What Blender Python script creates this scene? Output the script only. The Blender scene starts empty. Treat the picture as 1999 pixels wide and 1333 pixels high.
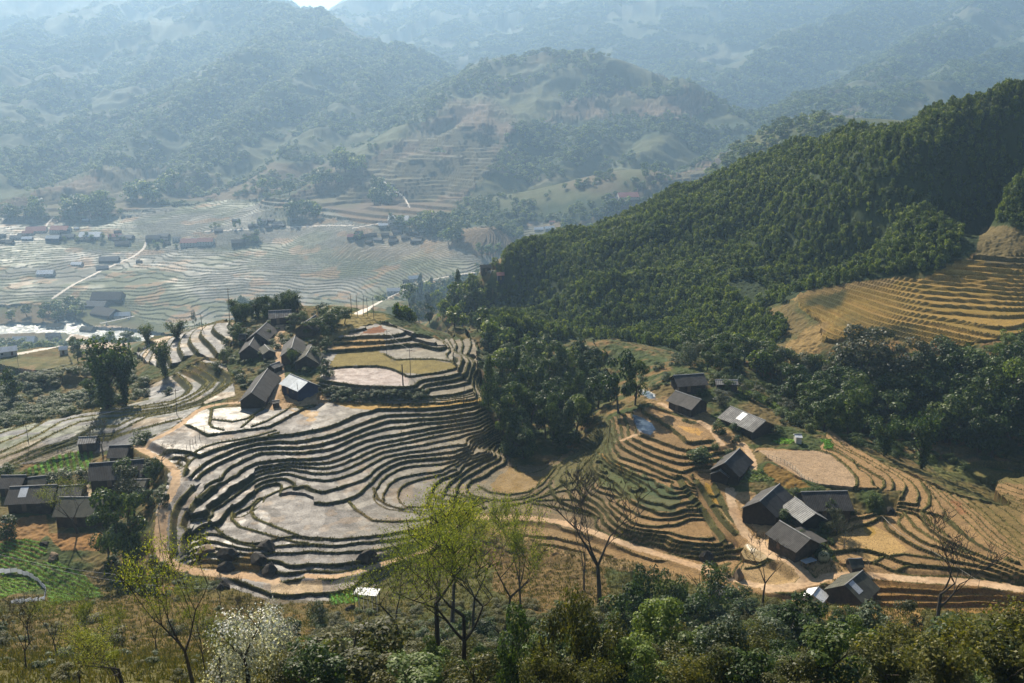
import bpy, bmesh, math, random
import numpy as np
from mathutils import Vector, Matrix

# ------------------------------------------------------------------ camera, light, sky, exposure
W, H, FPX = 1999.0, 1333.0, 1944.0
CAMZ = 180.0
PITCH = math.radians(16.2)
scn = bpy.context.scene
COL = scn.collection
cam_d = bpy.data.cameras.new("camera")
cam_d.sensor_width = 36.0
cam_d.lens = 36.0 * FPX / W
cam_d.clip_start = 0.5
cam_d.clip_end = 60000
cam = bpy.data.objects.new("camera", cam_d)
COL.objects.link(cam)
cam.location = (0, 0, CAMZ)
cam.rotation_euler = (math.pi / 2 - PITCH, 0, 0)
scn.camera = cam

SUN_EL, SUN_AZ = math.radians(36), math.radians(-24)      # azimuth from +Y, negative = to the left
world = bpy.data.worlds.new("World")
scn.world = world
world.use_nodes = True
wn = world.node_tree
bg = wn.nodes["Background"]
sky = wn.nodes.new("ShaderNodeTexSky")
sky.sky_type = 'NISHITA'
sky.sun_disc = False
sky.sun_elevation = SUN_EL
sky.sun_rotation = SUN_AZ
sky.altitude = 1200
sky.air_density = 1.0
sky.dust_density = 1.0
wn.links.new(sky.outputs[0], bg.inputs[0])
bg.inputs[1].default_value = 0.055
sun_d = bpy.data.lights.new("sun", 'SUN')
sun_d.energy = 5.0
sun_d.angle = math.radians(0.5)
sun_d.color = (1.0, 0.89, 0.72)
sun = bpy.data.objects.new("sun", sun_d)
COL.objects.link(sun)
sdir = Vector((math.sin(SUN_AZ) * math.cos(SUN_EL), math.cos(SUN_AZ) * math.cos(SUN_EL), math.sin(SUN_EL)))
sun.rotation_euler = sdir.to_track_quat('Z', 'Y').to_euler()
sun.location = (-300, 600, 900)
vs = scn.view_settings
vs.view_transform = 'Standard'
vs.look = 'None'
vs.gamma = 1.0
vs.exposure = 1.05
cy = scn.cycles
cy.max_bounces = 5
cy.diffuse_bounces = 2
cy.glossy_bounces = 2
cy.transmission_bounces = 3
cy.transparent_max_bounces = 6
cy.volume_bounces = 1
cy.use_denoising = True
cy.caustics_reflective = False
cy.caustics_refractive = False
cy.sample_clamp_indirect = 4.0

random.seed(7)
rng = np.random.default_rng(7)

# ------------------------------------------------------------------ projection between the photograph and the place
CP, SP = math.cos(PITCH), math.sin(PITCH)

def ray(u, v):
    """direction through a point of the photograph, scaled so that y = 1"""
    x = (u - W / 2) / FPX
    q = (H / 2 - v) / FPX
    y = CP + q * SP
    z = -SP + q * CP
    return np.array([x / y, 1.0, z / y])

def at_z(u, v, z):
    d = ray(u, v)
    t = (z - CAMZ) / d[2]
    return np.array([d[0] * t, t, z])

def at_y(u, v, y):
    d = ray(u, v) * y
    return np.array([d[0], y, CAMZ + d[2]])

def project(x, y, z):
    dz = z - CAMZ
    f = y * CP - dz * SP
    up = y * SP + dz * CP
    return W / 2 + FPX * x / f, H / 2 - FPX * up / f

# ------------------------------------------------------------------ noise
_perm = np.random.default_rng(3).permutation(4096)
_rv = np.random.default_rng(4).random(4096).astype(np.float32)

def vnoise(x, y, seed=0):
    xi = np.floor(x).astype(np.int64); yi = np.floor(y).astype(np.int64)
    fx = (x - xi).astype(np.float32); fy = (y - yi).astype(np.float32)
    fx = fx * fx * fx * (fx * (fx * 6 - 15) + 10); fy = fy * fy * fy * (fy * (fy * 6 - 15) + 10)
    def h(a, b):
        return _rv[_perm[(_perm[(a + seed * 131) & 4095] + b) & 4095]]
    return (h(xi, yi) * (1 - fx) + h(xi + 1, yi) * fx) * (1 - fy) + (h(xi, yi + 1) * (1 - fx) + h(xi + 1, yi + 1) * fx) * fy

def fbm(x, y, octv=4, seed=0, ridged=False):
    a, s, t = 0.0, 1.0, 0.0
    for o in range(octv):
        n = vnoise(x * 2 ** o + 17.3 * o, y * 2 ** o - 9.1 * o, seed + o)
        if ridged:
            n = 1 - np.abs(2 * n - 1)
        a = a + n * s; t += s; s *= 0.5
    return a / t

def sstep(a, b, x):
    t = np.clip((x - a) / (b - a), 0, 1)
    return t * t * (3 - 2 * t)

def hash1(i, k=0):
    return _rv[(np.asarray(i).astype(np.int64) * 7919 + k * 104729) & 4095]

def in_poly(u, v, poly):
    """points inside a polygon of the photograph"""
    p = np.asarray(poly, float)
    m = (u >= p[:, 0].min()) & (u <= p[:, 0].max()) & (v >= p[:, 1].min()) & (v <= p[:, 1].max())
    idx = np.nonzero(m)[0]
    if len(idx) == 0:
        return m
    uu, vv = u[idx], v[idx]
    c = np.zeros(len(idx), bool)
    for k in range(len(p)):
        x1, y1 = p[k]; x2, y2 = p[k - 1]
        if y1 == y2:
            continue
        c ^= ((y1 > vv) != (y2 > vv)) & (uu < (x2 - x1) * (vv - y1) / (y2 - y1) + x1)
    out = np.zeros(len(u), bool)
    out[idx] = c
    return out

# ------------------------------------------------------------------ thin plate spline
def tps_fit(P, val, lam=1e-4):
    P = np.asarray(P, float) / 100.0
    n = len(P)
    d2 = ((P[:, None] - P[None]) ** 2).sum(-1)
    K = 0.5 * d2 * np.log(d2 + 1e-12) + lam * np.eye(n)
    A = np.c_[np.ones(n), P]
    M = np.block([[K, A], [A.T, np.zeros((3, 3))]])
    return P, np.linalg.solve(M, np.r_[np.asarray(val, float), 0, 0, 0])

def tps_eval(fit, X, Y):
    P, w = fit
    x = (X.ravel() / 100.0).astype(np.float32); y = (Y.ravel() / 100.0).astype(np.float32)
    out = np.empty(len(x), np.float64)
    px = P[:, 0].astype(np.float32); py = P[:, 1].astype(np.float32); wk = w[:-3]
    for s in range(0, len(x), 20000):
        e = min(len(x), s + 20000)
        d2 = (x[s:e, None] - px) ** 2 + (y[s:e, None] - py) ** 2
        out[s:e] = (0.5 * d2 * np.log(d2 + 1e-12)).astype(np.float64) @ wk + w[-3] + w[-2] * x[s:e] + w[-1] * y[s:e]
    return out.reshape(X.shape)

class Raster:
    def __init__(s, x0, x1, y0, y1, st, f):
        s.x0, s.y0, s.st = x0, y0, st
        xs = np.arange(x0, x1 + st, st); ys = np.arange(y0, y1 + st, st)
        s.nx, s.ny = len(xs), len(ys)
        X, Y = np.meshgrid(xs, ys)
        s.a = f(X, Y)
        gy, gx = np.gradient(s.a, st)
        s.g = np.hypot(gx, gy)
    def _s(s, arr, x, y):
        fx = np.clip((x - s.x0) / s.st, 0, s.nx - 1.001); fy = np.clip((y - s.y0) / s.st, 0, s.ny - 1.001)
        i = fx.astype(int); j = fy.astype(int); fx = fx - i; fy = fy - j
        return (arr[j, i] * (1 - fx) + arr[j, i + 1] * fx) * (1 - fy) + (arr[j + 1, i] * (1 - fx) + arr[j + 1, i + 1] * fx) * fy
    def val(s, x, y): return s._s(s.a, x, y)
    def grad(s, x, y): return s._s(s.g, x, y)
# ------------------------------------------------------------------ traced terrace edges (crop, level, points in that crop)
_k = 370 / 1997
TILES = {"A": (260, 760, _k), "B": (600, 760, _k), "C": (260, 940, _k), "D": (600, 930, _k), "E": (900, 850, _k),
         "F": (1170, 740, _k), "G": (1170, 930, _k), "H": (1500, 830, .25), "K": (400, 560, .2801), "M": (0, 600, .2303), "N": (0, 840, .2003), "P": (0, 0, 1.0)}

def pts(tile, s):
    ox, oy, k = TILES[tile]
    return [(ox + k * float(a), oy + k * float(b)) for a, b in (p.split(",") for p in s.split())]

LEVEL_Z = {-12: 94.7, -11: 94, -10: 93.1, -9: 92.2, -8: 91.2, -7: 90.7, -6: 89.9, -5: 89.1, -4: 88.4, -3: 87.8, -2: 87.65, -1: 87.5, 0: 87, 1: 86.28, 2: 85.63, 3: 84.98, 4: 84.41, 5: 83.83, 6: 83.33, 7: 82.9, 8: 82.46, 9: 82.03, 10: 81.53, 11: 80.95, 12: 80.55, 13: 80.15, 14: 79.75, 15: 79.15, 16: 78.55, 17: 77.95, 18: 77.35, 19: 76.95, 20: 76.55, 21: 76.15, 22: 75.75, 23: 75.35, 24: 74.95, 25: 74.55, 26: 74.15}
EDGES = [
    # knoll top
    ("K", -10, "910,360 1100,340 1300,335 1390,320 1370,290 1240,265"),
    ("K", -9, "870,385 1100,385 1300,370 1440,350 1470,335 1450,310 1350,280 1280,262"),
    ("K", -8, "830,440 890,440 1100,427 1300,407 1480,390 1600,418 1690,415 1680,390 1580,345 1420,285"),
    ("K", -7, "820,572 900,560 1060,550 1220,550 1330,575 1430,625 1500,610 1640,590 1740,565 1770,545 1745,522"),
    ("K", -6, "850,655 1000,680 1200,695 1450,695 1510,645 1700,620 1810,590 1830,560 1790,520 1740,480"),
    ("K", -5, "1520,690 1540,680 1700,650 1850,610 1870,580 1820,500 1790,470 1750,440"),
    ("K", -4, "1555,705 1750,680 1920,640"),
    ("K", -3, "1580,762 1750,747 1920,695"),
    ("K", 0.05, "860,800 1000,805 1200,812 1400,820 1580,815 1750,800 1915,772"),
    ("A", -0.05, "1990,110 1850,140 1690,150"),
    # knoll front
    ("A", 0, "560,365 650,410 750,460 900,465 1100,430 1300,410 1420,390 1600,300 1800,200 1990,140"),
    ("B", 0.5, "100,250 300,280 300,180 600,210"), ("A", 0.4, "500,500 600,620 1000,540 1300,460 1700,380 1800,300 320,600"),
    ("A", 1, "550,890 700,690 850,630 1050,570 1300,520 1560,480"),
    ("B", 1, "0,435 200,400 400,320 560,250 750,210 1000,200 1200,200 1400,190 1600,165 1780,130"),
    ("A", 2, "560,940 650,870 720,800 800,740 950,690 1030,640 1150,600 1400,545 1520,545 1750,540 1990,495"),
    ("B", 2, "150,495 300,460 450,400 650,320 850,270 1000,262 1200,255 1400,245 1600,215 1770,180"),
    ("A", 3, "570,1015 620,970 700,890 850,800 1000,720 1100,680 1300,620 1500,612 1650,610 1800,600 1990,570"),
    ("B", 3, "150,560 300,530 450,470 650,385 850,330 1000,318 1200,305 1400,295 1600,265 1770,235"),
    ("A", 4, "600,1120 680,1060 800,990 920,930 970,860 1060,790 1180,740 1350,668 1500,650 1670,657 1800,655 1990,635"),
    ("B", 4, "150,635 300,600 450,530 650,450 850,400 1000,385 1200,350 1400,335 1600,310 1770,280"),
    ("A", 5, "740,1150 850,1070 950,990 1060,900 1150,830 1300,775 1500,745 1640,738 1750,735 1990,715"),
    ("B", 5, "150,705 300,670 450,600 650,520 850,480 1000,460 1200,420 1400,385 1600,355 1750,330"),
    ("A", 6, "1180,905 1300,830 1450,800 1640,785 1700,780 1990,775"),
    ("B", 6, "150,770 300,740 450,680 650,595 850,540 1000,515 1200,470 1400,430 1600,400 1740,370"),
    ("A", 7, "1200,925 1320,860 1450,835 1640,800 1800,805 1990,815"),
    ("B", 7, "150,830 300,800 450,750 650,660 800,600 1000,560 1200,520 1400,480 1600,440 1800,390"),
    ("A", 8, "700,1330 740,1260 850,1160 960,1060 1060,1030 1130,990 1210,935 1300,890 1450,855 1640,815 1800,870 1990,880"),
    ("B", 8, "150,880 300,870 450,820 600,745 750,670 1000,615 1200,580 1400,540 1600,490 1850,430"),
    ("A", 9, "830,1330 930,1240 1050,1140 1150,1080 1250,990 1430,910 1600,893 1700,895 1800,940 1990,960"),
    ("B", 9, "150,955 300,940 450,890 600,820 720,750 850,700 1000,672 1200,645 1400,610 1500,590 1700,570"),
    ("B", 10, "0,1000 60,1060 100,1085 300,1050 450,990 640,930 720,850 850,760 1000,705 1200,690 1400,670 1550,640 1700,600"),
    ("B", 11, "90,1190 110,1215 250,1190 400,1165 550,1090 680,980 760,880 900,800 1100,745 1350,720 1600,690 1750,620 1860,600"),
    ("A", 10, "1640,1040 1750,1010 1850,1040"), ("A", 11.3, "1000,1300 1200,1150 1400,1040 1500,1200 1700,1300"),
    ("B", 11.4, "300,1250 600,1150 700,1250 1000,1310"),
    ("C", 6.5, "340,300 450,290 560,240"), ("C", 8.5, "300,420 440,410 560,380"), ("C", 10.5, "290,550 400,560 500,560 640,480"), ("C", 12.5, "270,680 400,700 520,720 600,640"), ("C", 14.5, "330,850 450,800 560,760"), ("A", 5.3, "680,1230 800,1130 900,1060 1010,985 1110,930 1180,870"), ("A", 8.3, "790,1330 900,1220 1010,1130 1120,1050 1230,960 1400,890"), ("A", 11.05, "900,1330 1060,1260 1250,1130 1320,1060 1500,1010"), ("C", 11.3, "1100,450 1400,560"), ("C", 11.3, "850,500 1000,520 780,480"),
    ("B", 12, "740,1190 710,1120 730,1040 800,950 900,870 1050,815 1300,790 1550,760 1700,690 1860,640"),
    ("B", 13, "790,1190 800,1110 850,1020 950,950 1100,905 1300,880 1500,840 1580,820"),
    ("B", 14, "1040,1240 970,1170 960,1090 1000,1030 1100,970 1250,930 1450,895 1500,870"),
    ("B", 14.5, "1150,1100 1200,1010 1150,1180"),
    ("B", 15, "1300,1100 1310,1050 1400,950 1490,880 1580,820 1650,760 1760,680 1900,630 1960,560"),
    ("B", 16, "1420,1090 1500,1000 1600,900 1700,840 1850,740 1990,680"),
    ("B", 17, "1570,1080 1600,990 1690,910 1800,860 1990,760"),
    ("B", 18, "1680,1060 1680,1010 1750,960 1850,920 1990,815"),
    ("E", 18.5, "300,560 500,580 700,540 800,450 600,450"),
    # strips along the south of the knoll
    ("D", 12, "0,635 300,655 600,645 900,605 1250,545 1400,500"),
    ("D", 13, "0,715 300,720 600,690 900,660 1200,610 1420,520"),
    ("D", 14, "0,775 350,790 560,775 750,765 1000,735 1200,680 1400,560"),
    ("D", 15, "0,935 250,930 500,905 700,880 950,800 1250,740"),
    ("D", 16, "0,975 250,985 450,970 700,905"),
    ("D", 17, "0,1055 150,1085 300,1080 500,1020 650,960 950,880 1300,770"),
    ("C", 17, "1150,965 1300,990 1500,1030 1650,1040"),
    ("C", 15, "1530,830 1700,890"), ("C", 14.3, "1500,780"), ("C", 16.2, "560,900 1000,900 1300,930"),
    ("D", 18, "0,1230 300,1215 500,1160"), ("C", 18, "1450,1180 1650,1200 1900,1180"),
    ("P", 19.5, "200,1150 320,1145 420,1160"), ("P", 17.4, "430,1116"), ("P", 3.5, "350,915"),
    # fan below the orange pond
    ("E", 17, "1330,140 1150,260 1020,380 930,480"), ("E", 15.5, "1400,140 1250,240 1130,330 1080,440"),
    ("E", 14, "1440,140 1330,230 1290,300 1330,400 1500,520 1700,660"), ("E", 12, "1480,130 1430,220 1440,300 1560,400 1750,520 1900,620"),
    ("E", 17.6, "0,800 250,770 450,760 640,745 900,780 1100,810 1400,870"),
    ("E", 18, "300,850 500,845 700,855 900,875 1100,930 1300,1005 1500,1055"),
    ("E", 19, "450,930 650,905 900,915 1200,1010 1500,1110 1800,1240"),
    ("E", 20, "700,1060 1000,1080 1300,1150 1600,1290"), ("E", 21, "700,1130 950,1140 1300,1230"),
    # slope west of the right hamlet
    ("F", 1, "460,330 560,400 680,450 760,510 850,590 930,660"), ("F", 0.4, "640,380 900,520 1150,600"), ("F", 1.5, "420,400 600,560 800,650"),
    ("F", 2, "380,560 500,600 650,660 800,710 880,740"),
    ("F", 3, "310,590 430,660 560,720 700,770 880,810"),
    ("F", 4, "270,640 400,720 550,790 700,850 890,890"),
    ("F", 5, "170,500 190,620 210,690 300,750 420,820 560,880 700,920 800,960 900,980 980,1030 1040,1080"),
    ("F", 6, "110,500 140,640 160,740 230,790 380,860 520,920 650,980 760,1030 850,1090"),
    ("F", 7, "70,560 90,720 130,850 280,920 450,960 560,1010 680,1080 780,1150"),
    ("F", 8, "20,650 40,800 150,900 300,980 450,1040 560,1100 700,1180"),
    ("F", 9, "-40,750 0,900 150,1000 300,1080 450,1160 600,1250"),
    ("F", 10, "-80,850 -40,980 100,1090 300,1190 450,1280"),
    ("G", 7, "900,60 1020,30 1130,20 1250,60"), ("G", 9, "980,170 1080,140 1180,130 1330,160"), ("G", 11, "1080,340 1180,310 1280,315 1400,330"), ("G", 13, "1180,520 1300,480 1460,480"), ("G", 14.5, "1280,640 1400,600 1530,600"),
    ("G", 8, "760,60 860,150"), ("G", 9, "560,60 700,160 760,220"), ("G", 10, "400,100 600,240 750,330"), ("G", 11, "250,160 450,310 650,390"),
    ("G", 12, "150,260 400,400 650,440"),
    ("G", 13, "400,500 650,515 850,490 930,450"), ("G", 14, "450,560 700,590 900,600 1050,560 1140,490"),
    ("G", 15, "340,580 600,610 700,650 850,690 1050,710 1200,710 1330,680 1430,640"),
    ("G", 17, "380,640 700,700 820,770 1000,780 1200,800 1400,800 1490,720 1480,660"),
    ("G", 18, "600,790 850,795 1000,850 1090,860 1300,830"), ("G", 19, "500,850 700,890 1000,960 1200,960 1430,900"), ("G", 15.4, "1600,900 1700,800"), ("G", 15.6, "1700,1000 1800,1100"),
    # hamlet ground and the fields east of it
    ("P", 0.5, "1340,800 1370,770"), ("P", 2.2, "1560,880 1500,890 1590,910"), ("P", 4.3, "1430,900"),
    ("H", 2.5, "300,350 500,420 620,440 100,250"), ("H", 3, "690,340 770,370 815,430 800,480 750,510"),
    ("H", 4, "500,130 560,170 750,270 870,340 960,400 985,470 950,540 890,580"),
    ("H", 5, "600,180 800,280 950,360 1040,410 1075,450 1060,520 1010,570"),
    ("H", 6, "640,150 850,265 1060,400 1165,480 1170,560 1140,625"), ("H", 7, "1180,420 1290,540 1390,700 1600,880 1800,1020 1990,1085"),
    ("H", 9, "1200,400 1500,640 1750,880 1990,1040"), ("H", 12, "1250,390 1550,570 1780,760 1990,930"), ("H", 15, "1290,385 1600,510 1850,620 1990,690"),
    ("H", 10, "880,700 920,790 1020,860 1200,960 1450,1060 1700,1110 1990,1190"), ("H", 10.5, "600,900 700,850 900,950 1100,990"),
    ("H", 9, "970,670 1000,750 1100,850 1250,930 1450,990 1700,1060 1990,1170"), ("H", 8, "1150,690 1230,780 1350,870 1500,950 1700,1040 1990,1140"),
    ("H", 12, "830,1070 900,1100 1000,1140 1200,1160 1550,1170 1750,1190 1990,1250"), ("H", 13.5, "500,1200 800,1185 1100,1215 1500,1230 1990,1300"),
    ("H", 16, "360,1240 500,1300 700,1330"), ("P", 15.5, "1560,1140"), ("P", 13, "1540,1105 1500,1060"), ("P", 11, "1460,990"), ("P", 8, "1440,960"),
    ("K", -6.5, "900,600 1000,620 1150,600 1250,640 1400,660 950,650 1050,590 1200,670"), ("K", -7.5, "900,500 1100,500 1200,520 1400,540 1600,550 1500,470 1650,470 1000,470 1400,580"),
    ("A", -0.5, "700,300 950,250 1200,230 650,350 1100,380 900,400 1300,300 850,300"), ("C", 11.5, "1180,450 1300,350 1150,600 1500,500 1300,620 1500,250 1700,300 1000,500 950,420"),
    ("D", 11.5, "200,450 400,450 600,560 200,560 900,540 100,350 350,350 60,500 1150,500"),
    ("H", 2.4, "200,300 400,300 350,450 0,220"), ("F", 1.5, "600,600 700,600 800,670 500,500"), ("F", 0.5, "700,450 1000,560 800,500"),
]
# parts of the slope that run down without steps, and the banks that divide them (crop, drop, points with the high side on the right hand)
SMOOTH = [[(1425, 880), (1480, 880), (1510, 905), (1560, 938), (1600, 952), (1680, 955), (1760, 958), (1745, 1000), (1700, 995), (1640, 1012), (1612, 1060), (1640, 1100), (1695, 1122), (1640, 1152), (1590, 1142), (1500, 1072), (1450, 1005), (1425, 950), (1415, 910)],
          [(1352, 915), (1400, 920), (1440, 985), (1485, 1055), (1440, 1066), (1395, 1052), (1365, 985)],
          [(336, 935), (400, 930), (398, 955), (372, 990), (368, 1040), (362, 1085), (340, 1090), (322, 1060), (318, 1030), (326, 980)]]
LSL = ["0,1070 250,990 540,893 680,866 900,845 1200,835 1450,795 1560,740 1600,690 1530,620 1480,580", "0,1150 200,1070 400,950 560,905 800,878 1100,862 1400,828 1580,765 1690,700 1740,640 1650,585 1545,540", "0,1230 320,1085 500,975 660,935 900,905 1200,880 1450,840 1620,780 1760,690 1815,620 1740,565 1600,505",
       "0,1280 250,1180 450,1070 680,970 850,945 1000,935 1250,890 1480,850 1680,790 1820,710 1895,620 1800,540 1680,480", "60,1320 300,1205 600,1110 800,1010 1000,1000 1150,930 1300,890 1500,855 1700,795 1850,715 1945,640 1940,590 1750,485", "140,1320 420,1200 700,1085 950,1070 1100,1000 1250,925 1500,880 1700,825", "240,1280 500,1170 720,1110 950,1100 1100,1050 1300,1000 1500,950"]
FAULTS = [("M", .95, q_) for q_ in LSL] + [("C", 1.1, "640,80 540,180 470,280 440,380 430,500 430,650 450,740"), ("C", 1.2, "850,70 720,170 620,280 560,380 530,480 600,520"), ("C", .9, "600,520 550,600 540,680 560,740"),
          ("G", .9, "1470,520 1380,440 1300,310 1200,100"), ("G", .9, "1430,610 1380,560 1280,450 1200,330 1130,230 1060,100 1000,40"), ("G", .9, "1300,680 1270,620 1200,540 1130,430 1060,330 970,230 900,130 830,20")]
# fields that are quite flat (crop, level, outline)
FLATS = [("K", -7, "835,582 900,570 1060,560 1220,562 1330,585 1425,640 1425,685 1200,687 1000,672 865,648"), ("C", 11, "1290,330 1330,240 1500,150 1650,100 1800,110 1900,160 1900,260 1997,290 1997,560 1800,560 1600,490 1400,400"),
         ("D", 11, "0,300 60,350 200,340 420,290 500,370 680,485 900,500 1150,490 900,590 600,630 300,640 0,620"), ("H", 2, "0,215 100,205 380,205 500,240 610,335 680,415 685,480 500,490 350,470 230,370 0,250"),
         ("G", 15, "1545,705 1640,725 1835,850 1560,955 1485,830"), ("H", 16, "-10,1055 130,1055 255,1180 195,1240 0,1260 -120,1235 -215,1150 -190,1070"), ("F", 1, "345,370 440,395 560,455 700,550 850,650 880,690 800,695 650,640 500,585 395,530"), ("A", -1, "580,360 700,230 850,200 900,165 1150,150 1420,155 1420,380 1300,400 1100,420 900,455 750,448 650,400")]
# low earth bunds that are not steps (crop, points)
BUNDS = [("A", "460,790 500,740 600,690 750,610 900,565 1100,535 1300,495 1500,435"), ("A", "530,870 550,830 600,760 700,690 850,630 1050,570 1300,520 1530,460"),
         ("A", "830,210 805,360 830,400 950,430"), ("A", "840,320 1050,345 1200,310 1350,220 1440,160"), ("A", "1140,400 1200,350 1270,290"), ("A", "1250,395 1400,340 1600,230 1690,155"),
         ("C", "1925,110 1800,70 1650,60 1500,115 1350,190 1260,260 1245,320 1280,390 1400,440 1600,520 1800,590 1997,620"),
         ("C", "1040,250 1040,400 1120,480 1300,530 1480,580 1700,640 1997,670"), ("C", "790,400 850,480 960,570 1100,640 1280,690"), ("C", "700,540 740,610 800,640"),
         ("D", "440,270 520,360 690,470 900,480 1150,470 1300,440 1430,380"), ("D", "700,130 740,240 850,300 1000,350 1060,325 1350,320 1700,290"), ("D", "1490,410 1700,340 1780,310"), ("D", "1480,480 1650,410 1880,330"),
         ("B", "1290,1100 1400,1170 1600,1195 1850,1195"), ("B", "1420,1095 1600,1150 1850,1190"), ("B", "1570,1085 1700,1140 1900,1180"),
         ("E", "60,590 130,640 250,670 450,695 650,670 800,620 950,500"), ("E", "190,540 300,600 500,630 700,600 850,520 930,420 1000,330"), ("E", "450,755 650,715 850,650 1000,600 1200,570"),
         ("E", "800,690 1050,680 1330,685"), ("E", "760,720 1000,760 1450,870"), ("E", "850,650 1000,560 1110,480"), ("E", "930,590 1080,520 1190,490"), ("E", "1230,400 1300,300 1400,200"),
         ("G", "1160,215 1250,200"), ("G", "1180,310 1280,315"), ("G", "1540,975 1650,960 1800,890 1880,855"), ("G", "0,600 300,620"), ("G", "930,320 1060,290"),
         ("H", "830,1070 900,1030 1050,1010 1200,1030 1400,1060"), ("H", "1010,1130 1100,1100 1300,1110 1550,1130"), ("H", "1060,690 1150,800 1250,870 1400,950 1600,1010"), ("H", "380,195 500,230 620,330 690,410 695,460 680,490"), ("H", "440,180 540,210 700,310 820,380 900,430 905,480 860,520"), ("H", "1200,460 1260,550 1255,630 1200,670"), ("H", "1200,690 1280,780 1400,870"),
         ("K", "1250,470 1330,510 1450,505 1600,505 1740,525"), ("H", "0,1040 130,1040 270,1180 200,1250 0,1275")]
# foot paths and roads (crop, half width m, points)
PATHS = [("P", 1.3, "548,630 545,660 541,690 546,705 549,730 541,760 528,783"), ("A", 0.8, "1430,140 1200,138 900,150 700,200 600,290 500,385 350,470 150,560 30,600"),
         ("A", 1.0, "30,600 150,680 300,720 400,810 460,880 485,950 440,1050 370,1150 300,1290"), ("C", 1.3, "320,330 290,420 285,550 265,650 280,740 330,850 430,915 560,950 800,972 1140,975 1300,1010 1500,1050"),
         ("D", 0.8, "0,1050 150,1078 350,1062 550,1010 650,960 900,890 1300,770 1480,620 1560,520 1700,420"), ("E", 1.1, "100,870 300,868 600,862 800,872 1000,905 1200,955 1350,1005 1500,1065 1700,1130 1900,1205"),
         ("G", 1.1, "430,755 600,820 800,875 1030,945 1250,1040 1450,1080 1570,1130 1700,1185 1850,1195 1997,1185"), ("H", 1.3, "0,1285 200,1272 310,1235 430,1180 560,1165 800,1172 1000,1190 1200,1218 1500,1215 1800,1250 1997,1290"),
         ("H", 1.3, "330,1215 250,1120 130,1030 0,950 -70,905"), ("G", 1.1, "1850,850 1700,750 1550,640 1450,480 1400,330 1375,200 1380,140"), ("F", 0.9, "1500,680 1570,760 1640,870 1620,950"), ("F", 0.9, "1060,450 1180,520 1260,620 1280,690"),
         ("F", 0.9, "650,260 760,310 900,380 970,410"), ("F", 0.6, "380,590 250,600 230,650")]
ROADS = [("P", 2.2, "103,582 140,557 200,527 262,500 280,486 286,472"), ("P", 2.0, "0,697 60,686 120,675 140,655 155,640"), ("P", 1.6, "85,450 95,432 106,424"), ("P", 1.6, "690,445 740,436 790,440"),
         ("P", 1.6, "700,612 740,590 790,565 830,548 900,535 960,528"), ("P", 1.6, "1255,395 1300,372 1380,345 1440,318"), ("P", 1.4, "750,355 790,385 800,405"), ("P", 1.6, "400,452 520,445 640,440 690,440")]

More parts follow.
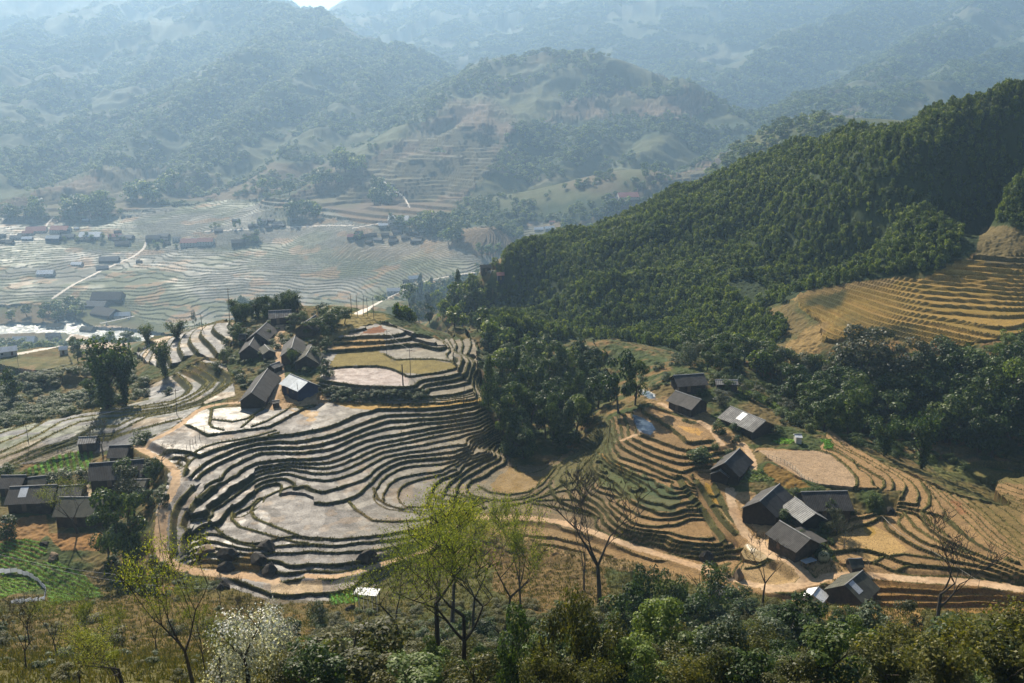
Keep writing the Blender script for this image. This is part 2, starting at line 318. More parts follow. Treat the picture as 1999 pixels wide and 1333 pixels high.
# ------------------------------------------------------------------ base surface: (u, v, forward distance) or ('z', u, v, height) or ('w', x, y, z)
BASE = [('w', x, y, z) for x in (-130, -60, 0, 60, 130) for y, z in ((20, 158), (45, 146), (80, 126), (110, 107), (140, 91), (160, 84))]
BASE += [('w', x, 180, 77) for x in (-110, -70)] + [('w', 120, 172, 76.5), ('w', 60, 172, 77.2)]
BASE += [('z', *t) for t in [
    (150, 1040, 76), (60, 960, 77), (200, 890, 79), (0, 900, 77.5), (60, 1090, 74.5), (250, 1000, 77), (20, 1010, 76), (280, 920, 83), (100, 1140, 74),
    (240, 1120, 74), (350, 800, 86), (250, 840, 84.6), (300, 850, 86.2), (120, 860, 81.2), (0, 880, 77.5), (200, 795, 78.5), (300, 772, 81.5), (10, 840, 74.5), (90, 822, 75.5), (230, 880, 82.5),
    (100, 740, 52), (0, 760, 52), (200, 720, 54), (170, 770, 64), (60, 790, 63), (50, 700, 32), (100, 682, 12), (0, 695, 10), (250, 700, 64), (290, 692, 72), (430, 640, 89.5), (380, 655, 86), (330, 670, 81), (270, 695, 74), (290, 660, 74),
    (450, 740, 87), (400, 735, 85.5), (340, 750, 82.5), (310, 772, 81), (460, 700, 88.5), (400, 770, 86.4),
    (460, 630, 90.5), (500, 640, 91.5), (560, 600, 94.3), (650, 605, 95.2), (700, 612, 95), (590, 640, 93.3), (560, 690, 91), (500, 690, 89.8), (600, 720, 90), (590, 765, 88.2), (510, 760, 88.2), (460, 770, 87.6),
    (880, 700, 88.5), (940, 740, 85.5), (850, 650, 91), (780, 625, 93.5), (910, 700, 86),
    (900, 660, 70), (870, 600, 52), (800, 590, 38), (960, 620, 58), (1000, 700, 70), (950, 800, 78), (975, 880, 79), (1080, 910, 78.5), (1050, 830, 78), (1100, 760, 72), (1150, 690, 70), (1230, 760, 80), (1120, 820, 78), (1170, 840, 82),
    (1330, 740, 89.5), (1400, 760, 88.5), (1250, 770, 87.5), (1500, 830, 86), (1600, 845, 83), (1280, 715, 84), (1450, 790, 87.5), (1560, 855, 85), (1400, 840, 86),
    (1400, 700, 78), (1500, 680, 80), (1600, 760, 74), (1700, 830, 71), (1750, 870, 72), (1900, 920, 69), (1999, 960, 66), (1999, 1020, 70), (1840, 890, 71),
    (1750, 545, 101), (1560, 570, 92), (1999, 530, 106), (1999, 650, 94), (1850, 680, 90), (1650, 650, 88), (1520, 700, 83), (1800, 600, 96.5), (1800, 760, 80), (1970, 740, 88), (1999, 840, 77), (1900, 560, 101), (1900, 620, 95.5), (1700, 600, 94), (1620, 620, 89), (1700, 700, 84), (1900, 720, 87), (1900, 800, 78),
    (1500, 590, 84), (1900, 505, 101), (1950, 460, 106), (1700, 530, 92), (1600, 450, 104), (1600, 350, 122), (1300, 550, 76), (1300, 450, 93), (1100, 600, 61), (1100, 530, 70),
    (1000, 505, 65), (1000, 580, 54), (1800, 400, 122), (1800, 300, 139), (1999, 300, 143), (1999, 400, 124), (1430, 560, 85), (1450, 640, 78), (1300, 640, 72), (1200, 590, 70), (1200, 660, 68), (1450, 450, 96), (1450, 350, 116),
    (50, 640, 4), (0, 600, 8), (0, 640, 4), (100, 560, 12), (300, 560, 12), (100, 480, 22), (100, 430, 32), (300, 500, 17), (300, 430, 32), (600, 560, 12), (600, 450, 33), (750, 560, 14), (750, 450, 37), (900, 540, 25), (950, 495, 32), (950, 447, 46), (870, 470, 36), (1020, 470, 36),
    (1050, 440, 42), (250, 655, 3), (480, 500, 20), (480, 430, 36), (620, 500, 22), (680, 470, 31), (560, 470, 26), (780, 500, 25), (420, 560, 11), (200, 600, 8), (1150, 430, 50), (1230, 390, 62), (1300, 362, 72),
]]
BASE += [('w', *t) for t in [(-250, 330, 40), (-250, 420, 20), (-220, 250, 66), (-300, 520, 8), (-350, 650, 4), (-130, 400, 44), (-130, 450, 18), (-130, 520, 6), (-60, 362, 85), (-60, 400, 62), (-60, 450, 28), (-60, 520, 9), (0, 370, 81), (0, 420, 54), (0, 480, 28), (0, 560, 14), (-60, 600, 6),
                              (30, 340, 82), (60, 400, 60), (-500, 900, 30), (-500, 700, 10), (-600, 1100, 38), (-300, 1100, 38), (0, 1100, 40), (300, 1100, 60), (600, 1100, 90), (500, 800, 80), (-300, 1300, 40), (0, 1300, 42), (300, 1300, 65), (-600, 1400, 45),
                              (60, 660, 20), (30, 720, 0), (120, 760, 10), (200, 800, 10), (330, 860, 15),
                              (200, 250, 66), (220, 330, 86), (250, 420, 112), (250, 200, 70), (-200, 200, 74), (-200, 150, 84), (200, 130, 96), (350, 300, 90)]]

# crest of the wooded right hillside and its hidden far side (u, v, forward distance)
for u_, v_, y_ in ((1000, 508, 530), (1100, 474, 548), (1200, 438, 552), (1300, 400, 550), (1450, 326, 556), (1600, 274, 532), (1800, 254, 484), (1999, 226, 440), (2300, 185, 408)):
    p_ = at_y(u_, v_, y_)
    BASE.append(('y',) + tuple(p_))
    for d_, h_ in ((60, 14), (140, 62), (240, 125)):
        q_ = p_ * (1 + d_ / y_)
        BASE.append(('y', q_[0], q_[1], max(p_[2] - h_, 0)))
# far ridges: slope, points (u, v, forward distance)
RIDGES = [
    (0.50, [(1000, 122, 1340), (1090, 112, 1330), (1200, 125, 1310), (1330, 165, 1260), (1430, 202, 1210), (1480, 245, 1120)]),
    (0.62, [(1000, 122, 1340), (880, 188, 1200), (800, 243, 1120), (700, 318, 1020), (560, 393, 930)]),
    (0.60, [(1000, 150, 1290), (960, 215, 1160), (850, 300, 1040), (720, 385, 940), (620, 420, 900)]),
    (0.62, [(1050, 140, 1310), (1030, 230, 1150), (940, 330, 1000), (890, 400, 920)]),
    (0.62, [(1200, 135, 1300), (1160, 240, 1140), (1080, 330, 1000), (1020, 410, 900)]),
    (0.62, [(1330, 172, 1250), (1290, 250, 1120), (1210, 340, 985), (1150, 400, 890)]),
    (0.50, [(440, -6, 2100), (590, 30, 1950), (680, 58, 1850), (760, 100, 1700), (840, 172, 1500), (880, 205, 1400)]),
    (0.52, [(590, 30, 1950), (480, 110, 1560), (380, 190, 1330), (250, 290, 1150), (120, 370, 1010), (20, 405, 950)]),
    (0.52, [(680, 58, 1850), (560, 190, 1330), (440, 270, 1160), (380, 320, 1080), (300, 375, 1000)]),
    (0.55, [(760, 100, 1700), (690, 200, 1330), (600, 290, 1130), (500, 370, 990)]),
    (0.42, [(700, -140, 3400), (420, -60, 2800), (230, 20, 2400), (60, 60, 2100), (-150, 130, 1800)]),
    (0.48, [(420, -60, 2800), (300, 130, 1750), (150, 240, 1350), (0, 330, 1120), (-120, 380, 1000)]),
    (0.48, [(60, 60, 2100), (-40, 230, 1380), (-150, 330, 1100)]),
    (0.48, [(230, 20, 2400), (120, 150, 1700), (30, 230, 1400), (-40, 300, 1200)]),
    (0.34, [(200, -130, 3600), (400, -60, 3800), (520, 16, 4200), (580, 34, 4300), (650, 40, 4300), (720, 28, 4250), (820, -20, 4000), (1000, -110, 3600), (1300, -150, 3500), (1700, -150, 3500), (2200, -150, 3600)]),
    (0.40, [(1000, -110, 3600), (940, 30, 2700), (900, 120, 2200), (880, 160, 1900)]),
    (0.40, [(1300, -150, 3500), (1250, 0, 2700), (1120, 90, 2200)]),
    (0.40, [(1560, -140, 3400), (1520, 20, 2600), (1400, 110, 2000), (1330, 150, 1750)]),
    (0.50, [(2300, -170, 2700), (2000, -90, 2400), (1800, -30, 2200), (1660, 40, 2000), (1500, 110, 1800), (1380, 165, 1650)]),
    (0.52, [(2000, -90, 2400), (1900, 50, 1750), (1760, 130, 1480), (1640, 195, 1230), (1520, 262, 1020), (1400, 322, 920), (1290, 368, 850)]),
    (0.52, [(2150, 30, 1900), (1980, 110, 1480), (1850, 160, 1270), (1740, 190, 1160)]),
    (0.50, [(1640, 195, 1230), (1600, 225, 1130), (1660, 235, 1050)]),
]
# ------------------------------------------------------------------ terrain: one polar sheet around the viewpoint, finer where it is near
FARK = 2.0

def bsp(p):
    """control points; the valley lies FARK times as far away (and as deep) as its first estimate"""
    q = at_z(p[1], p[2], p[3]) if p[0] == 'z' else np.array(p[1:], float)
    if p[0] != 'y' and (q[2] <= 52 or (p[0] == 'z' and q[1] > 700)):
        k = 1 + (FARK - 1) * float(sstep(480, 640, q[1]))
        q = np.array([q[0] * k, q[1] * k, CAMZ + (q[2] - CAMZ) * k])
    return q

def lev(s):
    k = sorted(LEVEL_Z)
    return np.interp(s, k, [LEVEL_Z[i] for i in k])

def resample(pl, step):
    pl = np.asarray(pl, float)
    seg = np.hypot(*np.diff(pl, axis=0).T)
    t = np.r_[0, np.cumsum(seg)]
    n = max(2, int(t[-1] / step) + 1)
    q = np.linspace(0, t[-1], n)
    return np.c_[[np.interp(q, t, pl[:, k]) for k in range(pl.shape[1])]].T

SP_P, SP_V, SB = [], [], []
for tile, s, st in EDGES:
    q = pts(tile, st)
    anchor = abs(s - round(s)) > 1e-6
    zz = float(lev(s if anchor else s - 1)) if not anchor else float(LEVEL_Z[int(math.floor(s))])
    w3 = np.array([at_z(a, b, zz) for a, b in q])
    if len(w3) > 1 and not anchor:
        w3 = resample(w3, 3.0)
    for k, p in enumerate(w3):
        SP_P.append(p[:2]); SP_V.append(s)
        if k % 3 == 0:
            SB.append((p[0], p[1], zz))
SFIT = tps_fit(SP_P, SP_V, 2e-4)
FR = Raster(-135, 215, 155, 350, 0.7, lambda X, Y: tps_eval(SFIT, X, Y))
B3 = np.array([bsp(p) for p in BASE] + SB)
BFIT = tps_fit(B3[:, :2], B3[:, 2], 3e-3)
BN = Raster(-460, 460, 12, 660, 3.0, lambda X, Y: tps_eval(BFIT, X, Y))
BR = Raster(-1350, 1350, 12, 2800, 6.0, lambda X, Y: tps_eval(BFIT, X, Y))

def seg_field(x, y):
    """height of the far mountains: the highest of many ridges falling off to their sides"""
    n1 = (fbm(x / 420, y / 420, 4, 11) - .5) * 2
    n2 = (fbm(x / 420 + 50, y / 420, 4, 15) - .5) * 2
    n3 = fbm(x / 260, y / 260, 4, 21, True)
    r = np.hypot(x, y)
    amp = np.clip(r / 2300, .5, 2.5)
    xx = x + n1 * 70 * amp; yy = y + n2 * 70 * amp
    best = np.full(x.shape, -1e4)
    for sl, pl in RIDGES:
        P = np.array([at_y(p[0], p[1], p[2] * FARK) for p in pl])
        z = np.full(x.shape, -1e4)
        for a, b in zip(P[:-1], P[1:]):
            dx, dy, dz = b - a
            t = np.clip(((xx - a[0]) * dx + (yy - a[1]) * dy) / (dx * dx + dy * dy), 0, 1)
            d = np.hypot(xx - a[0] - t * dx, yy - a[1] - t * dy)
            hz = a[2] + t * dz
            z = np.maximum(z, hz - sl * (np.sqrt(d * d + 900) - 30) * (1 - .18 * np.clip(d / 600, 0, 1)))
        k = np.abs(best - z)
        best = np.maximum(best, z) + np.where(k < 40, (40 - k) ** 2 / 160, 0) * .6
    best = best + (n3 - .55) * 34 * amp + (fbm(x / 70, y / 70, 3, 31) - .5) * 9 * amp + (fbm(x / 130, y / 130, 4, 33, True) - .55) * 26 * amp
    # a saddle in the farthest ridge lets a sliver of sky through
    dip = np.exp(-(((x / np.maximum(y, 1)) + .190 + .012 * (n1)) / .042) ** 2) * sstep(4300, 5600, r)
    cap = 185 + np.clip(r, 800, 9000) * (.066 - .036 * dip) + (n3 - .5) * 30 * dip
    return np.where(best > cap - 60, cap - 60 + 60 * np.tanh((best - cap + 60) / 60), best)

def base_near(x, y):
    return np.where((np.abs(x) < 455) & (y < 655), BN.val(x, y), BR.val(x, y))

RR = np.r_[np.exp(np.arange(math.log(26), math.log(112), .0045)), np.exp(np.arange(math.log(112), math.log(345), .00135)),
           np.exp(np.arange(math.log(345), math.log(2150), .0021)), np.exp(np.arange(math.log(2150), math.log(4000), .0036)), np.exp(np.arange(math.log(4000), math.log(18000), .011))]
AZ = np.concatenate([np.arange(math.radians(-44), math.radians(-32), .0024), np.arange(math.radians(-32), math.radians(32), .0008), np.arange(math.radians(32), math.radians(44), .0024)])
NR, NA = len(RR), len(AZ)
Rg = np.repeat(RR, NA).reshape(NR, NA)
Xg = Rg * np.sin(AZ)[None]; Yg = Rg * np.cos(AZ)[None]
x, y, r = Xg.ravel(), Yg.ravel(), Rg.ravel()
zb = base_near(x, y)
far = r > 1250
zf = np.full(x.shape, -1e4)
zf[far] = seg_field(x[far], y[far])
outside = (np.abs(x) > 1330) | (y > 2780)
zb = np.where(r > 1800, np.minimum(zb, np.where(x > 450, -25, -90)), zb)
zb = np.where(outside, -100, zb)
zb = zb + np.where((r > 700) & (x < 60), (fbm(x / 50, y / 50, 3, 41) - .5) * 1.6, 0)
zb = zb + ((fbm(x / 62, y / 62, 3, 46, True) - .55) * 17 + (fbm(x / 24, y / 24, 2, 47) - .5) * 5) * sstep(395, 450, r) * sstep(980, 800, r) * sstep(-20, 40, x)
fade = sstep(1400, 1620, r)
zf = zf * fade + (1 - fade) * -400
k = np.abs(zb - zf)
zbase = np.maximum(zb, zf) + np.where(k < 14, (14 - k) ** 2 / 56, 0)
hillm = sstep(-2, 6, zf - zb)
U, V = project(x, y, zbase)

Z = zbase.copy()
cat = np.zeros(len(x), np.int8)        # 0 wild ground 1 paddy floor 2 bank 3 path 4 road 5 river 6 crop 7 bare soil 8 far hills 9 valley paddy 10 still water
lvl = np.zeros(len(x), np.int32)
lip = np.zeros(len(x), np.float32)
cat[(hillm > .5) | (r > 980)] = 8

def steps(idx, S, G, zfun, bw, bund=.16, catf=1):
    """cut terraces: S counts edges downhill, zfun(i) is the floor below edge i"""
    i = np.floor(S).astype(int); f = S - i
    riser = np.maximum(zfun(i - 1) - zfun(i), .05)
    w = np.clip(bw * riser * G, .03, .62)
    up = sstep(0, 1, f / w)
    z = zfun(i) + riser * (1 - up)
    lw = np.clip(.36 * G, .015, .25)
    li = np.clip(1 - (1 - f) / lw, 0, 1) + np.clip(1 - f / (lw * .3), 0, 1)
    nxt = zfun(i) - zfun(i + 1)
    li = np.where(np.where(f > .5, nxt, riser) > .051, li, 0)
    z = z + bund * np.clip(li, 0, 1)
    Z[idx] = z
    c = np.where(((f < w * 1.02) | (li > .15)) & (riser > .051), 2, catf)
    cat[idx] = c
    lvl[idx] = i
    lip[idx] = np.clip(li, 0, 1)

FRONT = [(622, 748), (630, 690), (650, 665), (690, 640), (745, 628), (800, 650), (880, 668), (925, 690), (945, 770), (950, 800), (975, 840), (985, 870), (1000, 905), (1060, 905), (1100, 885), (1130, 865), (1165, 835),
         (1200, 815), (1240, 800), (1270, 793), (1330, 815), (1420, 850), (1440, 905), (1480, 872), (1600, 880), (1615, 845), (1700, 890), (1850, 960), (1999, 1000), (2260, 1040), (2260, 1190), (1700, 1185), (1560, 1180), (1480, 1160), (1380, 1135),
         (1240, 1100), (1100, 1075), (960, 1025), (900, 1042), (850, 1070), (780, 1110), (700, 1165), (540, 1178), (450, 1150), (420, 1125), (345, 1108), (305, 1070), (308, 1000), (335, 930), (333, 900), (268, 878), (350, 825), (400, 800), (530, 787), (560, 785), (620, 790)]
near = (r > 150) & (r < 345)
ni = np.nonzero(near)[0]
jit = (fbm(x[ni] / 3, y[ni] / 3, 2, 5) - .5) * 8
m = in_poly(U[ni] + jit, V[ni] + jit * .6, FRONT)
fi = ni[m]
levk = np.array(sorted(LEVEL_Z)); levz = np.array([LEVEL_Z[i] for i in levk])
wob = (fbm(x[fi] / 2.0, y[fi] / 2.0, 2, 8) - .5) * .9 + (fbm(x[fi] / 9, y[fi] / 9, 2, 18) - .5) * 1.3
Gf = FR.grad(x[fi], y[fi])
Sf = FR.val(x[fi], y[fi])
leftside = (U[fi] < 497) & (V[fi] > 880)
LMAP = {6: 5, 7: 5, 10: 9}              # on the left some steps join into one tall bank
def front_z(i):
    j = i.copy()
    for a_, b_ in LMAP.items(): j = np.where(leftside & (i == a_), b_, j)
    return np.interp(j, levk, levz)
steps(fi, Sf + wob * .5 * np.clip(Gf, .02, .6), Gf, front_z, .62)
for tile, lv, st in FLATS:
    mm = in_poly(U[fi], V[fi], pts(tile, st))
    jj = fi[mm]
    Z[jj] = LEVEL_Z[lv]; cat[jj] = 1; lvl[jj] = lv; lip[jj] = 0
for q, pl in enumerate(SMOOTH):
    mm = in_poly(U[fi], V[fi], pl)
    jj = fi[mm]
    Z[jj] = np.interp(Sf[mm] - .5, levk, levz); cat[jj] = 0 if q == 0 else 1; lvl[jj] = 60 + q; lip[jj] = 0

def auto(poly, r0, r1, step, z0, warp=0.0, wl=30.0, bw=.6, catf=1, jitter=6, seed=1, bund=.16, sub=None):
    ii = np.nonzero((r > r0) & (r < r1))[0]
    ii = ii[in_poly(U[ii] + (fbm(x[ii] / 6, y[ii] / 6, 2, seed) - .5) * jitter * 2, V[ii] + (fbm(x[ii] / 6 + 40, y[ii] / 6, 2, seed) - .5) * jitter, poly)]
    if sub is not None:
        ii = ii[sub(ii)]
    S = (z0 - zbase[ii]) / step + (fbm(x[ii] / wl, y[ii] / wl, 3, seed) - .5) * warp
    gr = np.where(r[ii] < 1300, BR.grad(x[ii], y[ii]), .12 if r0 < 900 else .35)
    steps(ii, S, np.maximum(gr, .02) / step, lambda i: z0 - i * step + 0.0, bw, bund, catf)
    return ii

LS1 = [(0, 838), (120, 815), (200, 800), (292, 780), (283, 757), (330, 735), (400, 702), (440, 712), (455, 745), (460, 772), (400, 788), (340, 832), (265, 866), (170, 888), (60, 905), (0, 915), (-60, 920), (-60, 850)]
LS2 = [(262, 692), (300, 664), (350, 648), (430, 630), (462, 630), (446, 690), (405, 704), (380, 692), (330, 722), (280, 708)]
GT = [(1556, 578), (1640, 556), (1750, 543), (1830, 546), (1999, 530), (2260, 505), (2260, 640), (1999, 650), (1900, 674), (1850, 692), (1800, 682), (1700, 645), (1660, 664), (1606, 668), (1600, 630), (1560, 600)]
GT2 = [(1800, 545), (1870, 510), (1999, 500), (2060, 500), (2060, 528), (1999, 532), (1830, 548)]
VL = [(-80, 600), (-80, 428), (0, 424), (150, 432), (300, 408), (450, 392), (560, 392), (640, 410), (700, 440), (800, 450), (880, 470), (900, 445), (950, 440), (1010, 466), (1030, 432), (1095, 432), (1095, 470), (1020, 512), (960, 545), (900, 538), (840, 562), (760, 600), (640, 615), (450, 645), (380, 645), (280, 628), (235, 590), (100, 598)]
ls1 = np.nonzero((r > 225) & (r < 345) & (cat == 0))[0]
ls1 = ls1[in_poly(U[ls1], V[ls1], LS1)]
cat[ls1] = 1
auto(LS2, 290, 400, 1.5, 93.2, .5, 25, .55, seed=3)
auto(GT, 290, 400, 1.05, 108.3, .9, 30, .75, seed=4, bund=.3)
auto(GT2, 340, 440, 1.5, 120.3, .6, 30, .7, seed=4, bund=.3)
auto([(1095, 678), (1160, 668), (1185, 690), (1175, 712), (1110, 706)], 320, 420, 2.2, 90.3, .5, 25, .5, seed=5, bund=.5)
auto([(878, 648), (910, 640), (935, 690), (900, 690)], 320, 460, 2.6, 90.3, .4, 25, .5, seed=6, bund=.4)
auto([(745, 628), (800, 650), (925, 705), (945, 770), (945, 800), (900, 735), (880, 690), (830, 668)], 250, 350, 1.2, 100.3, .5, 25, .7, seed=7)
auto([(1850, 880), (1999, 900), (2060, 905), (2060, 960), (1999, 960), (1920, 945), (1870, 905)], 200, 300, 1.6, 90.3, .6, 30, .5, seed=8)
auto([(0, 700), (140, 680), (260, 690), (230, 740), (60, 760), (0, 735)], 330, 1300, 3.0, 90.3, 1.2, 50, .4, 0, seed=9, bund=.3)
vi = auto(VL, 850, 2300, 1.5, 70.3, 6.5, 95, .8, 9, seed=10, bund=.08)
HT = [[(480, 392), (560, 385), (700, 325), (820, 250), (880, 195), (960, 190), (1010, 235), (960, 330), (880, 420), (800, 450), (700, 440), (600, 420)], [(1110, 440), (1200, 390), (1330, 345), (1440, 290), (1660, 205), (1700, 220), (1560, 290), (1440, 330), (1300, 372), (1160, 450)],
      [(330, 330), (430, 280), (420, 390), (280, 420), (0, 430), (0, 400), (200, 330)], [(1290, 150), (1330, 165), (1400, 200), (1360, 230), (1180, 230), (1060, 240), (1100, 205)]]
hts = []
for q, pl in enumerate(HT):
    hts.append(auto(pl, 1480, 3500, 5.0, 600.3, 1.2, 200, .6, 11, 18, seed=30 + q, bund=.2, sub=lambda ii: fbm(x[ii] / 180, y[ii] / 180, 3, 77) < .64))

# roughness of wild ground and banks
rough = np.where(cat == 2, .10, np.where(cat == 0, .35, np.where(cat == 1, .03, 0.0)))
nn = (fbm(x / 1.3, y / 1.3, 2, 50) - .5) * 2
Z = Z + np.where(r < 460, nn * rough, 0) + np.where((cat == 0) & (r < 700), (fbm(x / 9, y / 9, 3, 52) - .5) * 1.6, 0) * sstep(120, 200, r)
Z = Z.reshape(NR, NA)

def hit(u, v):
    """first point of the ground seen through a point of the photograph"""
    d = ray(u, v)
    a = math.atan2(d[0], 1.0)
    s = d[2] / math.hypot(d[0], 1.0)
    c = min(max(float(np.interp(a, AZ, np.arange(NA))), 0), NA - 1.01)
    j = int(c); t = c - j
    z = Z[:, j] * (1 - t) + Z[:, j + 1] * t
    f = z - CAMZ - s * RR
    k = int(np.argmax(f >= 0))
    if k == 0 and f[0] < 0:
        k = NR - 1
    q = 0.0 if k == 0 else f[k - 1] / (f[k - 1] - f[k])
    rr = RR[k] if k == 0 else RR[k - 1] + (RR[k] - RR[k - 1]) * q
    return np.array([rr * math.sin(a), rr * math.cos(a), CAMZ + s * rr])

def ground(px, py):
    a = math.atan2(px, py); rr = math.hypot(px, py)
    c = min(max(float(np.interp(a, AZ, np.arange(NA))), 0), NA - 1.01); j = int(c); t = c - j
    k = min(max(int(np.searchsorted(RR, rr)) - 1, 0), NR - 2)
    q = min(max((rr - RR[k]) / (RR[k + 1] - RR[k]), 0), 1)
    za = Z[k, j] * (1 - t) + Z[k, j + 1] * t; zc = Z[k + 1, j] * (1 - t) + Z[k + 1, j + 1] * t
    return za * (1 - q) + zc * q

Zr = Z.ravel()

def near_line(P3, width):
    """vertices within width of a line on the ground: (index, distance, height of the line there)"""
    P3 = np.asarray(P3)
    lo = P3[:, :2].min(0) - width - 1; hi = P3[:, :2].max(0) + width + 1
    ii = np.nonzero((x > lo[0]) & (x < hi[0]) & (y > lo[1]) & (y < hi[1]))[0]
    bd = np.full(len(ii), 1e9); bz = np.zeros(len(ii))
    for a, b in zip(P3[:-1], P3[1:]):
        dx, dy = b[0] - a[0], b[1] - a[1]
        t = np.clip(((x[ii] - a[0]) * dx + (y[ii] - a[1]) * dy) / (dx * dx + dy * dy + 1e-9), 0, 1)
        d = np.hypot(x[ii] - a[0] - t * dx, y[ii] - a[1] - t * dy)
        m = d < bd
        bd[m] = d[m]; bz[m] = (a[2] + t * (b[2] - a[2]))[m]
    m = bd < width
    return ii[m], bd[m], bz[m]

def smooth_line(P3, n=5):
    P3 = resample(P3, 1.5)
    for _ in range(n):
        P3[1:-1] = (P3[:-2] + P3[1:-1] * 2 + P3[2:]) / 4
    return P3

BUND3 = []
for tile, st in BUNDS:
    q = resample(np.array(pts(tile, st)), 3)
    BUND3.append(np.array([hit(a, b) for a, b in q]))
PATH3 = [(w_, smooth_line([hit(a, b) for a, b in resample(np.array(pts(t, st)), 6)], 10)) for t, w_, st in PATHS]
ROAD3 = [(w_, smooth_line([hit(a, b) for a, b in resample(np.array(pts(t, st)), 8)], 14)) for t, w_, st in ROADS]
for P3 in BUND3:
    ii, d, bz = near_line(P3, .5)
    ok = cat[ii] != 2
    ii, d = ii[ok], d[ok]
    Zr[ii] += .34 * (1 - sstep(.1, .5, d)); cat[ii[d < .42]] = 2; lip[ii] = 1 - d / .5
for tile, drop, st in FAULTS:
    L3 = np.array([hit(a, b) for a, b in resample(np.array(pts(tile, st)), 3)])
    ii, d, bz = near_line(L3, 3.2)
    sg = np.zeros(len(ii)); bd = np.full(len(ii), 1e9)
    for a, b in zip(L3[:-1], L3[1:]):
        dx, dy = b[0] - a[0], b[1] - a[1]; ln = math.hypot(dx, dy) + 1e-6
        tt = np.clip(((x[ii] - a[0]) * dx + (y[ii] - a[1]) * dy) / ln ** 2, 0, 1)
        dd = np.hypot(x[ii] - a[0] - tt * dx, y[ii] - a[1] - tt * dy)
        sd = ((x[ii] - a[0]) * dy - (y[ii] - a[1]) * dx) / ln
        m = dd < bd
        bd[m] = dd[m]; sg[m] = np.sign(sd[m])
    sd = sg * bd
    Zr[ii] += drop * .5 * np.clip(sd / .55, -1, 1) * np.exp(-np.abs(sd) / 1.6) + .15 * np.exp(-((sd - .7) / .3) ** 2)
    wd_ = 1.7 if tile == "M" else 1.0
    mm = (sd > -.6 * wd_) & (sd < .85 * wd_)
    cat[ii[mm]] = 2; lip[ii[mm]] = np.clip((sd[mm] - .3) / .4, 0, 1)
for c, L in ((3, PATH3), (4, ROAD3)):
    for hw, P3 in L:
        ii, d, bz = near_line(P3, hw + 1.6)
        b = 1 - sstep(hw, hw + 1.6, d)
        Zr[ii] = Zr[ii] * (1 - b) + (bz + .06) * b
        e = d + (fbm(x[ii] / 1.1, y[ii] / 1.1, 2, 61) - .5) * .7 * min(1, hw)
        cat[ii[e < hw]] = c
# ------------------------------------------------------------------ what covers the ground: earth, mud, grass, crops, water
Zr = Z.ravel()
U, V = project(x, y, Zr)
N = len(x)
col = np.zeros((N, 3), np.float32)
wet = np.zeros(N, np.float32)
a1 = fbm(x / 14, y / 14, 4, 71); a2 = fbm(x / 4, y / 4, 3, 72); a3 = fbm(x / 60, y / 60, 3, 73)

def mixc(c1, c2, t):
    t = np.clip(np.asarray(t), 0, 1)[..., None]
    return np.asarray(c1) * (1 - t) + np.asarray(c2) * t

def ramp(v_, xs, cs):
    cs = np.asarray(cs)
    return np.stack([np.interp(v_, xs, cs[:, k]) for k in range(3)], -1)

# wild ground
g = mixc((.042, .058, .016), (.120, .090, .034), sstep(.38, .62, a1 * .55 + a2 * .45))
g = mixc(g, (.20, .115, .045), sstep(.58, .72, a2 * .6 + a3 * .4) * .6)
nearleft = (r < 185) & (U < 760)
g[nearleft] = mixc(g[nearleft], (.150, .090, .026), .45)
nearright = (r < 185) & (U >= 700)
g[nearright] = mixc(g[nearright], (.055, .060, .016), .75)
col[:] = g
m = cat == 8
hr = fbm(x[m] / 260, y[m] / 260, 4, 81); hs = fbm(x[m] / 50, y[m] / 50, 3, 82)
hc = mixc((.022, .040, .014), (.070, .076, .028), sstep(.44, .60, hr * .7 + hs * .3))
hc = mixc(hc, (.105, .072, .040), sstep(.56, .68, fbm(x[m] / 250 + 9, y[m] / 250, 3, 83)) * .8)
hc = mixc(hc, (.032, .045, .018), sstep(1900, 3300, r[m]) * .72)
col[m] = hc
# terraced hillsides
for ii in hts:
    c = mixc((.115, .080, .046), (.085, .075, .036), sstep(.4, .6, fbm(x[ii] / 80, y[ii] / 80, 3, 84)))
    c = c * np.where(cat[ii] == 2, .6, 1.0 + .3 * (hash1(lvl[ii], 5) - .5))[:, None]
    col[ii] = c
# paddies near the viewer
m = np.zeros(N, bool); m[fi] = True
mf = m & (cat == 1)
seg = np.floor(fbm(x / 22, y / 22, 2, 91) * 9)
hj = hash1(lvl * 31 + seg, 2)
tu = U + (hj - .5) * 160
pal = ramp(tu, [300, 600, 820, 960, 1100, 1300, 1600, 1950], [(.138, .124, .110), (.136, .124, .113), (.126, .110, .084), (.135, .108, .062), (.135, .096, .046), (.225, .138, .056), (.255, .160, .072), (.220, .138, .058)])
pal = pal * (0.86 + .28 * hash1(lvl * 17 + seg, 4))[:, None]
pal = mixc(pal, (.28, .17, .07), (sstep(.62, .72, a2) * .25))
col[mf] = pal[mf]
wet[mf] = np.interp(U, [300, 800, 1000, 1300, 2000], [.95, .85, .5, .35, .3])[mf] * (.55 + .45 * hj[mf])
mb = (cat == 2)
bc = mixc((.032, .036, .012), (.140, .125, .040), lip) * (.7 + .6 * a2)[:, None]  # grass colour, with the face's shade and the lip's sunlight put into it
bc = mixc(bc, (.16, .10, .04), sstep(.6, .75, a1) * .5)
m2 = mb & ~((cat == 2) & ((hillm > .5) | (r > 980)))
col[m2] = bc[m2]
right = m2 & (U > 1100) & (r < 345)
col[right] = mixc(bc[right], (.085, .078, .026), .5)

